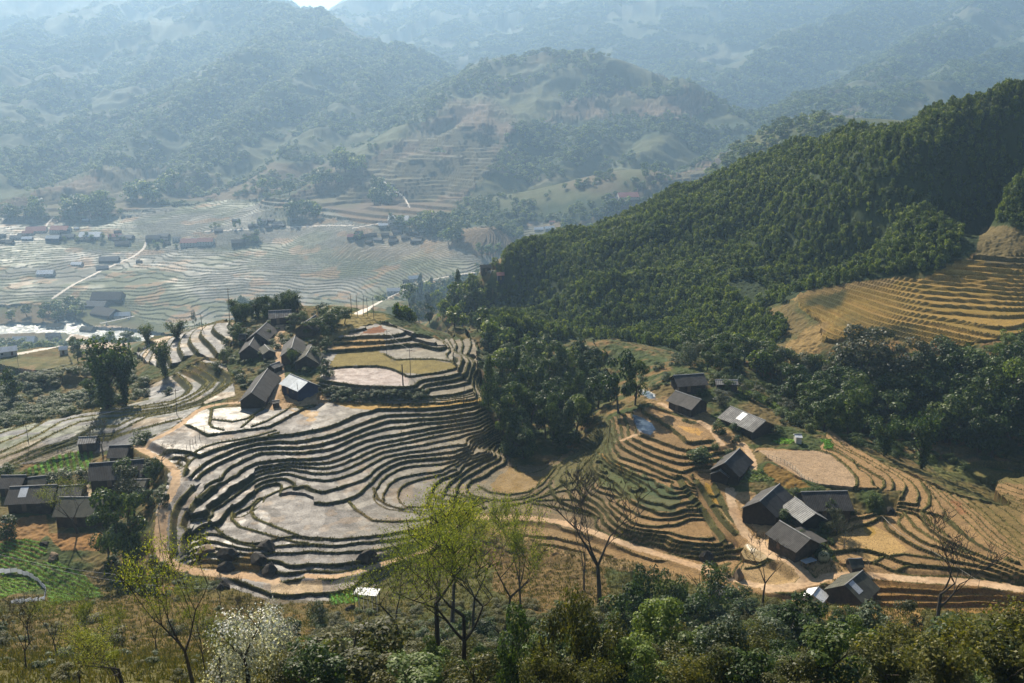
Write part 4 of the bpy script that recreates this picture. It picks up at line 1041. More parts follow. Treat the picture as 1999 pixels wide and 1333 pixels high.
M_PALE = plain_mat("bleached_bamboo", (.28, .25, .20), (.46, .42, .34), 1.5, .8)
M_ROCK = plain_mat("dark_boulder_rock", (.012, .011, .009), (.055, .046, .036), .9, .95, bump=.9)
M_ROCK_TAN = plain_mat("tan_boulder_rock", (.13, .09, .055), (.27, .20, .13), .9, .95, bump=.9)
M_CONC = plain_mat("concrete", (.40, .38, .35), (.60, .58, .54), .6, .9)
M_NET = plain_mat("white_plastic_sheet", (.55, .55, .54), (.75, .75, .74), 1.2, .6)
M_BARK = plain_mat("bark", (.030, .024, .018), (.075, .062, .048), 3.0, .95, bump=.8)
M_BARK_PALE = plain_mat("pale_bark", (.09, .08, .065), (.17, .15, .12), 3.0, .95, bump=.8)
M_LEAF_DARK = leaf_mat("leaf_dark_evergreen", (.012, .030, .008), (.045, .085, .018), (.095, .135, .032), .34)
M_LEAF_MID = leaf_mat("leaf_mid_green", (.024, .050, .010), (.075, .120, .022), (.14, .175, .04), .38)
M_LEAF_OLIVE = leaf_mat("leaf_olive", (.030, .040, .009), (.095, .100, .020), (.17, .15, .032), .4)
M_LEAF_SPRING = leaf_mat("leaf_spring_yellow", (.075, .105, .014), (.185, .225, .028), (.33, .33, .05), .48)
M_LEAF_BRIGHT = leaf_mat("leaf_bright_green", (.045, .085, .016), (.13, .19, .035), (.20, .25, .055), .4)
M_LEAF_SILVER = leaf_mat("leaf_silvery", (.024, .042, .018), (.070, .100, .048), (.16, .19, .12), .28)
M_BLOSSOM = leaf_mat("white_blossom", (.02, .03, .014), (.36, .38, .34), (.88, .88, .86), .25)
M_SHEET = leaf_mat("translucent_white_sheet", (.40, .42, .60), (.50, .52, .77), None, .55)
for n_ in M_SHEET.node_tree.nodes:
    if n_.type == 'MIX': n_.inputs[7].default_value = (1.3, 1.3, .9, 1)
M_LEAF_BAMBOO = leaf_mat("leaf_bamboo_gold", (.045, .055, .011), (.115, .122, .024), (.19, .175, .04), .42)
M_LEAF_GREY = leaf_mat("leaf_grey_twigs", (.024, .032, .016), (.062, .074, .036), (.11, .12, .07), .3)
M_LEAF_WOOD = leaf_mat("leaf_hill_wood", (.024, .052, .008), (.125, .190, .026), (.30, .34, .075), .45)
M_GRASS = leaf_mat("grass_blades", (.034, .044, .012), (.085, .084, .025), (.14, .12, .04), .32)

# ------------------------------------------------------------------ houses
def house(name, label, cat_, p1, p2, half, hr, rise, roof, wall=None, group=None, over=.7, lean=None, sheet=None, door=True, wallside=-1):
    """ridge between two points of the photograph, ridge height hr above the ground, roof falling by rise over half a span"""
    wall = wall or M_WOOD
    hr *= .88; rise *= .95; half *= .95
    um, vm_ = (p1[0] + p2[0]) / 2, (p1[1] + p2[1]) / 2
    g = hit(um, vm_ + 6)
    zg = g[2]
    for _ in range(12):
        a, b = at_z(p1[0], p1[1], zg + hr), at_z(p2[0], p2[1], zg + hr)
        c = (a + b) / 2
        zn = ground(c[0], c[1])
        zg = zg + (zn - zg) * .6
    a, b = at_z(p1[0], p1[1], zg + hr), at_z(p2[0], p2[1], zg + hr)
    c = (a + b) / 2
    L = math.hypot(b[0] - a[0], b[1] - a[1]); rz = math.atan2(b[1] - a[1], b[0] - a[0])
    root = empty(name, (c[0], c[1], zg), rz)
    tag(root, label, cat_, group)
    l2 = L / 2; wl = max(l2 - over, .5); wh = half - over * .8; he = hr - rise
    lo = -1.6
    ht = hr - rise * (wh / half) * 0 - .16
    hw = hr - rise * wh / half - .16
    w = MB()
    P = [(-wl, -wh, lo), (wl, -wh, lo), (wl, wh, lo), (-wl, wh, lo), (-wl, -wh, hw), (wl, -wh, hw), (wl, wh, hw), (-wl, wh, hw), (-wl, 0, hr - .17), (wl, 0, hr - .17)]
    w.poly(P, [(0, 1, 5, 4), (2, 3, 7, 6), (1, 2, 6, 9, 5), (3, 0, 4, 8, 7), (3, 2, 1, 0), (4, 5, 9, 8), (6, 7, 8, 9)])
    w.build("wall", wall, root)
    r_ = MB()
    nx_ = max(2, int(L / 2.2)); rnd = random.Random(int(um * 7 + vm_))
    for sgn in (-1, 1):
        for q in range(nx_):                      # sheets laid side by side, each a little out of line
            x0 = -l2 + L * q / nx_; x1 = -l2 + L * (q + 1) / nx_ - .015
            dz = rnd.uniform(0, .035); e = rnd.uniform(-.12, .12)
            hf = half + e
            r_.slab((x0, 0, hr + dz), (x1, 0, hr + dz), (x1, sgn * hf, hr + dz - rise * hf / half), (x0, sgn * hf, hr + dz - rise * hf / half), .07)
    ro = r_.build("roof", roof, root)
    cap = MB(); cap.tube([(-l2 - .05, 0, hr + .05), (0, 0, hr + .05 + rnd.uniform(-.06, .02)), (l2 + .05, 0, hr + .05)], .14, 6)
    cap.build("ridge_cap", M_RIDGE if roof is not M_ROOF_RED else M_ROOF_RED, ro)
    # side of the house that faces the viewer
    side = -1 if math.cos(rz) > 0 else 1
    if door and hw > 1.6:
        dy = side * (wh + .03)
        MB().box((-wl * .25, dy, .95), (1.0, .06, 1.9)).build("door", M_DOOR, root)
        if wl > 3:
            f = MB().box((wl * .45, dy, 1.35), (1.0, .05, .8)).build("window", M_PANE, root)
            MB().box((wl * .45, dy + side * .04, .92), (1.15, .09, .07)).build("sill", M_DOOR, f)
    if lean:
        ls, lw, lh = lean       # side, width, height at the outer edge
        q = MB().slab((-l2 * .8, ls * half * .86, he + .12), (l2 * .8, ls * half * .86, he + .12), (l2 * .8, ls * (half + lw), lh), (-l2 * .8, ls * (half + lw), lh), .07)
        q.build("lean_to_roof", roof, root)
        for t in (-.75, 0, .75): MB().box((l2 * t, ls * (half + lw - .2), lh / 2 - .6), (.12, .12, lh + 1.0)).build("post", M_POLE, root)
    if sheet:
        t, sd, mat_ = sheet
        x0, x1 = l2 * t - .9, l2 * t + .9; y0, y1 = sd * half * .05, sd * half * .62
        z0, z1 = hr + .07 - rise * .05, hr + .07 - rise * .62
        MB().slab((x0, y0, z0), (x1, y0, z0), (x1, y1, z1), (x0, y1, z1), .03).build("roof_sheet", mat_, ro)
    return root

def far_house(name, label, u, v, wpx, roof, wall=None, rz=0.0, group=None, deep=.62, storeys=1, cat_="house"):
    """a house in the valley, given its middle at the ground and its width in the photograph"""
    c = hit(u, v)
    s_ = math.hypot(c[0], c[1], c[2] - CAMZ) / FPX
    L = wpx * s_; hw = 2.6 * storeys; half = max(L * deep / 2, 2.2); hr = hw + half * .62
    root = empty(name, (c[0], c[1], ground(c[0], c[1])), rz)
    tag(root, label, cat_, group)
    l2 = L / 2; w = MB(); wl, wh = l2 - .4, half - .5
    P = [(-wl, -wh, -2), (wl, -wh, -2), (wl, wh, -2), (-wl, wh, -2), (-wl, -wh, hw), (wl, -wh, hw), (wl, wh, hw), (-wl, wh, hw), (-wl, 0, hr - .2), (wl, 0, hr - .2)]
    w.poly(P, [(0, 1, 5, 4), (2, 3, 7, 6), (1, 2, 6, 9, 5), (3, 0, 4, 8, 7), (4, 5, 9, 8), (6, 7, 8, 9)])
    w.build("wall", wall or M_WOOD, root)
    r_ = MB()
    for sgn in (-1, 1):
        r_.slab((-l2, 0, hr), (l2, 0, hr), (l2, sgn * half, hw - .1), (-l2, sgn * half, hw - .1), .12)
    r_.build("roof", roof, root)
    n = max(1, int(L / 4.5))
    for st in range(storeys):
        for q in range(n):
            xx = -wl + (q + .5) * 2 * wl / n
            if q == n // 2 and st == 0:
                MB().box((xx, -wh - .04, 1.0), (1.1, .08, 2.0)).build("door", M_DOOR, root)
            else:
                MB().box((xx, -wh - .04, 1.45 + 2.6 * st), (1.1, .08, 1.0)).build("window", M_PANE, root)
    return root
RH = "timber houses of the right hamlet"
def T(t, *p): return pts(t, " ".join("%g,%g" % q for q in p))
def hs(name, label, cat_, tile, a, b, *ar, **kw):
    q = T(tile, a, b); return house(name, label, cat_, q[0], q[1], *ar, **kw)

hs("farmhouse", "dark gabled farmhouse beside the small blue pond at the top of the right hamlet", "house", "F", (800, 120), (1075, 215), 3.9, 4.8, 2.3, M_ROOF_DARK, group=RH)
hs("farmhouse", "long farmhouse with a patched pale grey roof below the vegetable slope", "house", "F", (1380, 285), (1755, 440), 4.6, 4.8, 2.4, M_ROOF_GREY, group=RH, sheet=(-.1, -1, M_ROOF_WHITE))
hs("farmhouse", "steep dark house beside the leafy arbour above the terraced strips", "house", "F", (1480, 728), (1320, 882), 3.9, 5.2, 2.9, M_ROOF_DARK, group=RH, over=.5)
hs("farm_annex", "small annex with pale slatted roof in front of the arbour house", "shed", "F", (1318, 900), (1268, 965), 2.3, 3.4, 1.3, M_ROOF_GREY, over=.3, door=False)
hs("farmhouse", "big dark house with heaped brushwood on its roof beside the winding path", "house", "G", (1900, 78), (1690, 262), 4.4, 5.4, 3.0, M_ROOF_DARK, group=RH, over=.5)
hs("farm_annex", "low porch roof stepping down from the brushwood covered house", "shed", "G", (1690, 262), (1590, 318), 2.4, 3.5, 1.2, M_ROOF_GREY, over=.3, door=False)
hs("farmhouse", "wide dark house with its long roof turned to the viewer below the large tan paddy", "house", "H", (255, 522), (618, 514), 5.0, 5.0, 2.6, M_ROOF_DARK, group=RH)
hs("farmhouse", "grey striped roof house squeezed between the brushwood house and the wide dark house", "house", "H", (205, 560), (370, 690), 3.3, 4.4, 2.0, M_ROOF_GREY, group=RH)
hs("farmhouse", "dark farmhouse standing right on the inner edge of the path bend", "house", "H", (85, 745), (330, 890), 3.9, 4.6, 2.4, M_ROOF_DARK, group=RH, lean=(1, 2.0, 1.9))
hs("farmhouse", "house by the path junction with one white sheet on its brown roof", "house", "H", (735, 1135), (595, 1250), 4.2, 4.9, 2.6, M_ROOF_MOSS, group=RH, over=.5, sheet=(.45, 1, M_ROOF_WHITE))
hs("tin_shed", "little shed with shiny white tin roof below the path junction", "shed", "H", (392, 1262), (345, 1325), 2.2, 2.8, 1.1, M_ROOF_WHITE, M_WALL, over=.3, door=False)
hs("farmhouse", "long low dark house at the upper edge of the right hamlet under the woods", "house", "P", (1314, 733), (1374, 729), 4.0, 4.6, 2.2, M_ROOF_DARK, group=RH)
hs("farm_shed", "small flat looking shed with pale roof beside the upper woods", "shed", "P", (1396, 741), (1440, 742), 2.2, 2.6, .8, M_ROOF_GREY, over=.3)
hs("farm_hut", "tiny white roofed hut in the bright green vegetable plot", "hut", "P", (1551, 848), (1565, 848), 1.3, 2.2, .4, M_ROOF_WHITE, M_WALL, over=.2, door=False)
hs("farm_shed", "dark thatched shed between the yard paddy and the junction house", "shed", "P", (1656, 1091), (1683, 1090), 1.9, 3.0, 1.2, M_ROOF_MOSS, over=.3, door=False)
hs("farm_shed", "dark shed half hidden in vines under the round terrace", "shed", "P", (1394, 1136), (1419, 1150), 2.2, 3.0, 1.3, M_ROOF_DARK, over=.3, door=False)
KH = "timber houses of the knoll hamlet"
hs("farmhouse", "blue walled house with a pale tin roof at the foot of the knoll lane", "house", "K", (592, 606), (722, 660), 3.9, 4.7, 2.2, M_ROOF_TIN, M_BLUE, group=KH, over=.6)
hs("farmhouse", "very long dark house beside the lower end of the knoll lane", "house", "K", (438, 568), (322, 738), 3.9, 4.7, 2.9, M_ROOF_DARK, group=KH, over=.6)
hs("farmhouse", "dark house with steep gable behind the white paved yard", "house", "K", (352, 333), (308, 408), 3.8, 4.6, 2.9, M_ROOF_DARK, group=KH, over=.5)
hs("farmhouse", "dark house with a slanting ridge at the upper left of the knoll lane", "house", "K", (432, 246), (356, 318), 3.9, 4.7, 2.9, M_ROOF_DARK, group=KH, over=.5)
hs("farmhouse", "gabled dark house on the right of the orange knoll lane", "house", "K", (628, 340), (604, 425), 3.9, 4.7, 2.9, M_ROOF_DARK, group=KH, over=.5, lean=(1, 1.6, 2.0))
hs("farmhouse", "low grey edged house tucked under bushes right of the tin roof house", "house", "K", (742, 415), (702, 480), 4.0, 4.6, 2.6, M_ROOF_MOSS, group=KH, over=.5)
hs("farmhouse", "dark roofed house among green bushes near the crest of the knoll", "house", "K", (772, 195), (690, 250), 3.9, 4.7, 2.8, M_ROOF_DARK, group=KH, over=.5)
hs("farmhouse", "long grey shed like house under the tall trees on the knoll crest", "house", "K", (442, 168), (602, 160), 3.4, 4.4, 1.9, M_ROOF_GREY, group=KH)
hs("farm_shed", "shed with white edged roof left of the knoll lane", "shed", "K", (415, 402), (450, 440), 2.2, 3.0, 1.2, M_ROOF_MOSS, over=.3, door=False)
hs("farm_shed", "small grey shed straddling the foot of the knoll lane", "shed", "K", (452, 545), (520, 520), 1.7, 2.6, .9, M_ROOF_GREY, over=.3, door=False)
hs("farm_shed", "low dark shed left of the white paved yard", "shed", "K", (240, 330), (290, 330), 2.4, 3.0, 1.2, M_ROOF_DARK, over=.3, door=False)
hs("field_hut", "tiny dark hut at the edge of the upper flooded paddies", "hut", "K", (468, 793), (520, 790), 1.3, 2.0, .4, M_ROOF_DARK, over=.2, door=False)
VH = "houses of the left village"
hs("village_house", "large house with a moss grey roof in front of the dark twin roofs", "house", "N", (580, 652), (1112, 648), 5.4, 5.2, 2.7, M_ROOF_MOSS, group=VH)
hs("village_house", "long black roofed house with one white skylight sheet", "house", "N", (95, 552), (560, 530), 5.2, 5.0, 2.5, M_ROOF_DARK, group=VH, sheet=(-.35, -1, M_ROOF_WHITE))
hs("village_annex", "black roofed annex joined to the end of the skylight house", "house", "N", (575, 545), (815, 528), 4.6, 4.6, 2.0, M_ROOF_DARK, over=.4)
hs("village_house", "low dark roofed house at the left edge above the skylight house", "house", "N", (15, 440), (255, 437), 4.0, 4.6, 2.0, M_ROOF_DARK, group=VH)
hs("village_shed", "shed with green mossy roof beside the low dark house", "shed", "N", (265, 462), (460, 440), 3.0, 3.6, 1.5, M_ROOF_MOSS, over=.4)
hs("village_house", "long shadowed house with a bright ridge below the vegetable beds", "house", "N", (868, 326), (1402, 282), 5.0, 5.2, 2.8, M_ROOF_DARK, group=VH)
hs("village_house", "narrow black house at the fork where the path reaches the paddies", "house", "N", (1065, 150), (1262, 143), 3.8, 5.2, 2.0, M_ROOF_DARK, group=VH)
hs("village_shed", "open shed with pale grey roof at the top of the vegetable beds", "shed", "N", (765, 68), (948, 58), 2.6, 3.2, 1.0, M_ROOF_GREY, over=.3)
hs("village_shed", "grey concrete shed beside the shrubs under the path", "shed", "N", (1225, 482), (1432, 478), 2.6, 3.0, .9, M_ROOF_MOSS, M_CONC, over=.3)

# the valley floor and the far slopes
VG = "houses scattered over the valley floor"
FARH = [
    (108, 640, 27, M_ROOF_MOSS, M_WALL, .1, "green roofed house on the near river bank beside the rapids"), (48, 668, 39, M_ROOF_TIN, M_WALL, .1, "wide tin roofed shed between the river and the valley road"),
    (14, 693, 34, M_ROOF_WHITE, M_WALL, .5, "pale roofed shed beside the valley road at the left edge"), (104, 658, 24, M_ROOF_GREY, M_WALL, .2, "grey roofed house between the tin shed and the rapids"), (108, 666, 22, M_ROOF_DARK, M_WOOD, .2, "low dark house just below the grey roofed river house"),
    (172, 646, 26, M_ROOF_MOSS, M_WOOD, -.3, "dark brown house at the near end of the bridge"), (125, 690, 15, M_ROOF_WHITE, M_WALL, .3, "tiny white roofed hut below the valley road"),
    (211, 584, 54, M_ROOF_DARK, M_WOOD, .05, "very long dark house above the river trees"), (190, 598, 38, M_ROOF_GREY, M_WOOD, -.1, "grey roofed house right of the riverside grove"),
    (208, 614, 52, M_ROOF_DARK, M_WOOD, -.5, "largest dark roof by the far end of the bridge"), (240, 618, 28, M_ROOF_TIN, M_WALL, .2, "pale tin roofed house at the far bridge head"),
    (90, 536, 29, M_ROOF_WHITE, M_WALL, .1, "lone pale roofed house in the left paddies"), (151, 518, 20, M_ROOF_WHITE, M_WALL, -.1, "small pale roofed house left of the white road"),
    (214, 510, 34, M_ROOF_GREY, M_WOOD, .15, "broad grey house above the middle of the white road"), (200, 526, 22, M_ROOF_GREY, M_WOOD, .4, "dark house leaning against the white road"), (272, 513, 11, M_ROOF_DARK, M_WOOD, 0, "tiny dark hut right of the white road"),
    (32, 466, 20, M_ROOF_GREY, M_WALL, .1, "grey house at the far left of the valley village"), (54, 468, 18, M_ROOF_WHITE, M_WALL, .1, "white roofed house below the long red roofs"), (72, 452, 34, M_ROOF_RED, M_WALL, .2, "red roofed building on the left beside the branching road"),
    (56, 457, 20, M_ROOF_RED, M_WALL, .1, "short salmon roof in front of the left red building"), (119, 453, 33, M_ROOF_RED, M_WALL, -.1, "two storey cream building with pinkish roof"), (105, 470, 24, M_ROOF_TIN, M_BLUE, 0, "blue walled house below the two storey cream building"),
    (134, 464, 22, M_ROOF_GREY, M_WOOD, .1, "low grey roof right of the blue walled house"), (178, 463, 38, M_ROOF_WHITE, M_WALL, .05, "long white roofed shed in the valley village"), (172, 470, 24, M_ROOF_DARK, M_WOOD, .1, "dark house below the long white shed"),
    (225, 464, 24, M_ROOF_RED, M_WOOD, .3, "rusty roofed house left of the top of the white road"), (247, 466, 26, M_ROOF_GREY, M_WOOD, -.1, "grey house right of the rusty roofed house"), (240, 478, 26, M_ROOF_DARK, M_WOOD, .1, "dark house just below the grey house near the road top"),
    (345, 470, 15, M_ROOF_GREY, M_WALL, .1, "small grey house left of the red school"), (372, 478, 34, M_ROOF_RED, M_WALL, .05, "left wing of the long red roofed school"), (402, 476, 30, M_ROOF_RED, M_WALL, .05, "right wing of the long red roofed school"),
    (168, 432, 13, M_ROOF_TIN, M_BLUE, 0, "tiny blue house at the foot of the left hills"), (150, 448, 9, M_ROOF_WHITE, M_WALL, 0, "tiny white box like hut above the valley village"), (466, 478, 26, M_ROOF_DARK, M_WOOD, .2, "dark house in a clump of trees right of the school"),
    (490, 466, 22, M_ROOF_DARK, M_WOOD, -.2, "dark house behind the tree clump right of the school"), (512, 436, 18, M_ROOF_GREY, M_WALL, 0, "grey house on the upper terraces above the school"), (300, 470, 26, M_ROOF_DARK, M_WOOD, .1, "dark roof between the road top and the school"), (320, 466, 22, M_ROOF_GREY, M_WOOD, -.1, "grey roof directly left of the small school neighbour"),
    (690, 464, 24, M_ROOF_RED, M_WOOD, .1, "brown red house at the left of the middle village"), (779, 431, 40, M_ROOF_TIN, M_WALL, -.1, "long pale roofed hall above the middle village"), (748, 442, 18, M_ROOF_WHITE, M_WALL, .1, "white roofed house at the road end of the middle village"),
    (722, 462, 18, M_ROOF_DARK, M_WOOD, .3, "dark house nearest the brown red house"), (738, 470, 17, M_ROOF_GREY, M_WOOD, -.2, "grey house on the lower edge of the middle village"), (752, 460, 16, M_ROOF_DARK, M_WOOD, .1, "dark house in the heart of the middle village"), (768, 472, 18, M_ROOF_DARK, M_WOOD, -.1, "dark house at the foot of the middle village"),
    (775, 455, 17, M_ROOF_GREY, M_WOOD, .2, "grey house under the long pale hall"), (792, 466, 17, M_ROOF_DARK, M_WOOD, 0, "dark house amid trees of the middle village"), (806, 458, 16, M_ROOF_DARK, M_WOOD, .3, "dark house toward the right of the middle village"), (815, 472, 18, M_ROOF_GREY, M_WOOD, -.2, "grey house at the lower right of the middle village"),
    (828, 450, 17, M_ROOF_GREY, M_WALL, .1, "grey house at the right end of the middle village"), (768, 570, 26, M_ROOF_TIN, M_WALL, .1, "pale tin roofed house by the stream track"), (810, 546, 26, M_ROOF_TIN, M_WALL, .3, "tin roofed house at the bend of the stream track"), (794, 552, 16, M_ROOF_DARK, M_WOOD, .2, "dark shed beside the tin roofed bend house"),
    (977, 545, 15, M_ROOF_RED, M_BLUE, .1, "small red and blue house at the bare road end"), (948, 530, 22, M_ROOF_DARK, M_WOOD, .2, "dark house among trees above the bare road end"), (1225, 386, 40, M_ROOF_RED, M_WALL, .15, "long red roofed house on the spur behind the green hill"), (1194, 392, 24, M_ROOF_GREY, M_WALL, 0, "grey house left of the long red house on the spur"),
    (1052, 450, 20, M_ROOF_WHITE, M_WALL, .1, "white roofed house among the far green fields"), (1072, 448, 20, M_ROOF_WHITE, M_WALL, .3, "white building right of its white roofed neighbour in far fields"), (1078, 436, 12, M_ROOF_RED, M_WALL, 0, "tiny red hut above the white buildings in far fields"),
]
for u_, v_, w_, ro_, wa_, rz_, lb_ in FARH:
    far_house("valley_house", lb_, u_, v_, w_, ro_, wa_, rz_, VG, storeys=2 if "storey" in lb_ or "school" in lb_ else 1)

rs_ = random.Random(12)
for lb_, gp_, cu_, cv_, du_, dv_, n_ in (("small dark roofed house among many in the crowded valley village at the left", "crowded houses of the left valley village", 165, 466, 165, 12, 16), ("small dark roofed house among many in the crowded middle village", "crowded houses of the middle village", 770, 462, 75, 14, 12), ("small grey roofed house scattered on the upper valley terraces", "houses on the upper valley terraces", 480, 440, 120, 14, 9)):
    for _ in range(n_):
        far_house("valley_house", lb_, cu_ + rs_.uniform(-du_, du_), cv_ + rs_.uniform(-dv_, dv_), rs_.uniform(12, 19), M_ROOF_GREY if "grey" in lb_ else M_ROOF_DARK, M_WOOD, rs_.uniform(-.4, .4), gp_)

# ------------------------------------------------------------------ poles, wires, fences, bridge, boulders
def pole(u, vb, vt, label, arm=False, rad=.085, mat=None, lean=(0, 0), group="utility poles"):
    b = hit(u, vb)
    s_ = math.hypot(b[0], b[1], b[2] - CAMZ) / FPX
    h = (vb - vt) * s_ / math.cos(math.atan2(CAMZ - b[2], b[1]))
    root = empty("utility_pole", b)
    tag(root, label, "pole", group)
    MB().tube([(0, 0, -.6), (lean[0] * .5, lean[1] * .5, h / 2), (lean[0], lean[1], h)], [rad, rad * .85, rad * .7], 7).build("post", mat or M_POLE, root)
    if arm:
        MB().box((lean[0], lean[1], h - .5), (1.6, .1, .12), .4).build("cross_arm", M_POLE, root)
        bx = MB()
        for q in (-.7, 0, .7): bx.tube([(lean[0] + q * .92, lean[1] + q * .39, h - .44), (lean[0] + q * .92, lean[1] + q * .39, h - .2)], .05, 6)
        bx.build("insulators", M_CONC, root)
    return b + np.array([lean[0], lean[1], h - .1])

PT = {}
for k_, q in enumerate([(345, 808, 762, "pole standing between the grey paddies left of the plateau", True), (57, 870, 834, "pole at the far left in the sloping paddies", True), (395, 642, 614, "short pole at the top of the curved left terraces", False),
          (449, 638, 566, "tall pole by the grove on the knoll crest", True), (687, 618, 578, "leftmost of the bare poles beyond the top of the knoll", False), (698, 617, 576, "second of the bare poles beyond the top of the knoll", False), (709, 616, 578, "third of the bare poles beyond the top of the knoll", False),
          (718, 617, 582, "thinnest of the bare poles beyond the top of the knoll", False), (730, 622, 580, "rightmost of the bare poles beyond the top of the knoll", False), (755, 692, 645, "pole in the grassy upper paddy of the knoll", True), (802, 738, 682, "ivy wrapped pole at the corner of the pink pond", True),
          (787, 752, 712, "dark stump like pole at the edge of the pink pond", False), (905, 789, 750, "pole on the yellow strip under the knoll bank", False), (36, 714, 694, "pole below the valley road at the far left", True), (583, 782, 748, "pole in front of the blue walled house", False), (1188, 862, 822, "pole on the green slope left of the blue pond", False),
          (318, 1085, 1010, "white pole beside the bend of the left path", False)]):
    u_, vb_, vt_, lb_, am_ = q
    PT[k_] = pole(u_, vb_, vt_, lb_, am_, .2 if "stump" in lb_ else .09 if vb_ > 650 else .11, M_PALE if "white" in lb_ else None, (.3, 0) if k_ % 3 == 0 else (-.15, 0))

def cable(a, b, label, sag=1.2, rad=.022, group="overhead cables"):
    a, b = np.array(a), np.array(b)
    P = [a + (b - a) * t + np.array([0, 0, -sag * 4 * t * (1 - t)]) for t in np.linspace(0, 1, 14)]
    tag(MB().tube(P, rad, 5).build("cable", M_CONC, None), label, "cable", group)

cable(PT[0], PT[1], "thin cable strung between the two poles in the left paddies", 2.0)
cable(PT[9], PT[10], "cable from the grassy paddy pole to the ivy wrapped pole", .6)
cable(at_y(-20, 1078, 165), at_y(330, 1128, 150), "upper pale cable crossing above the lower left vegetable plots", 1.0)
cable(at_y(60, 1100, 160), at_y(420, 1150, 140), "lower pale cable crossing in front of the lower left vegetable plots", 1.0)

def fence(label, tile, st, h, gap, rails, mat, name="bamboo_fence"):
    L3 = resample(np.array([hit(a, b) for a, b in resample(np.array(pts(tile, st)), 5)]), gap)
    root = empty(name, L3[0]); tag(root, label, "fence")
    o = L3[0]
    for k_, p in enumerate(L3[:90]):
        g_ = ground(p[0], p[1])
        MB().tube([(p[0] - o[0], p[1] - o[1], g_ - o[2] - .3), (p[0] - o[0] + random.uniform(-.05, .05), p[1] - o[1], g_ - o[2] + h * random.uniform(.85, 1.15))], .045, 5).build("stake", mat, root)
    for rl in rails:
        MB().tube([(p[0] - o[0], p[1] - o[1], ground(p[0], p[1]) - o[2] + rl) for p in L3], .04, 5).build("rail", mat, root)

fence("bamboo fence along the lower edge of the large tan paddy", "H", "0,262 120,300 220,370 270,430 380,475", 1.3, 1.1, (.5, 1.0), M_PALE)
fence("long pole rail on stakes slanting across the ochre fields beside the bare right tree", "H", "885,755 960,830 1050,910 1200,985 1400,1110 1530,1200 1640,1268", 1.5, 3.6, (1.4,), M_PALE, "rail_fence")
fence("short fence below the house at the path junction side yard", "H", "735,1075 770,1085 790,1110", 1.2, .8, (.5, 1.0), M_POLE)
fence("fence of dark stakes along the outer edge of the flooded plateau", "A", "860,175 1000,140 1200,130 1400,140", 1.2, 1.6, (.9,), M_POLE)
fence("bamboo drying racks beside the leafy arbour", "F", "950,830 1010,860 1070,890 1130,900", 1.8, .9, (1.7,), M_PALE, "drying_rack")
L3 = resample(np.array([hit(a, b) for a, b in [(-30, 1120), (40, 1120), (72, 1133), (90, 1152), (88, 1172), (22, 1180)]]), 1.2)
root = empty("plastic_fence", L3[0]); tag(root, "white plastic sheet fence curving round the lower left vegetable plot", "fence")
o3 = L3[0]; q = MB()
for a, b in zip(L3[:-1], L3[1:]):
    q.box(((a[0] + b[0]) / 2 - o3[0], (a[1] + b[1]) / 2 - o3[1], ground(a[0], a[1]) - o3[2] + .5), (math.hypot(*(b - a)[:2]) + .03, .03, 1.0 + random.uniform(-.1, .1)), math.atan2(b[1] - a[1], b[0] - a[0]))
q.build("sheet", M_SHEET, root)
for p in L3[::2][:40]:
    MB().tube([(p[0] - o3[0], p[1] - o3[1], ground(p[0], p[1]) - o3[2] - .3), (p[0] - o3[0], p[1] - o3[1], ground(p[0], p[1]) - o3[2] + 1.2)], .04, 5).build("stake", M_POLE, root)

stk = T("A", (512, 740), (565, 665), (602, 625), (630, 595), (657, 565), (700, 525), (750, 455), (515, 790))
for k_, (u_, v_) in enumerate(stk):
    b = hit(u_, v_)
    o = MB().tube([(0, 0, -.3), (.05, 0, 1.7 + .25 * (k_ % 3))], [.06, .045], 6).build("stake_post", M_POLE)
    o.location = b
    tag(o, "thin wooden stake in the row along the edge of the flooded plateau field", "stake", "stakes along the plateau field")

# footbridge over the river
a, b = hit(196, 637), hit(263, 620)
za = max(a[2], b[2]) + 2.2
root = empty("footbridge", ((a[0] + b[0]) / 2, (a[1] + b[1]) / 2, za), math.atan2(b[1] - a[1], b[0] - a[0]))
tag(root, "pale narrow bridge crossing the white rapids", "bridge")
Lb = math.hypot(*(b - a)[:2])
MB().box((0, 0, 0), (Lb, 2.4, .35)).build("deck", M_CONC, root)
for s_ in (-1, 1):
    rl = MB().tube([(-Lb / 2, s_ * 1.1, 1.1), (Lb / 2, s_ * 1.1, 1.1)], .07, 6)
    for q in np.linspace(-Lb / 2, Lb / 2, 11): rl.tube([(q, s_ * 1.1, .17), (q, s_ * 1.1, 1.1)], .05, 5)
    rl.build("railing", M_CONC, root)
for q in (-.32, .32):
    MB().box((Lb * q, 0, -2.4), (1.2, 2.0, 4.5)).build("pier", M_CONC, root)

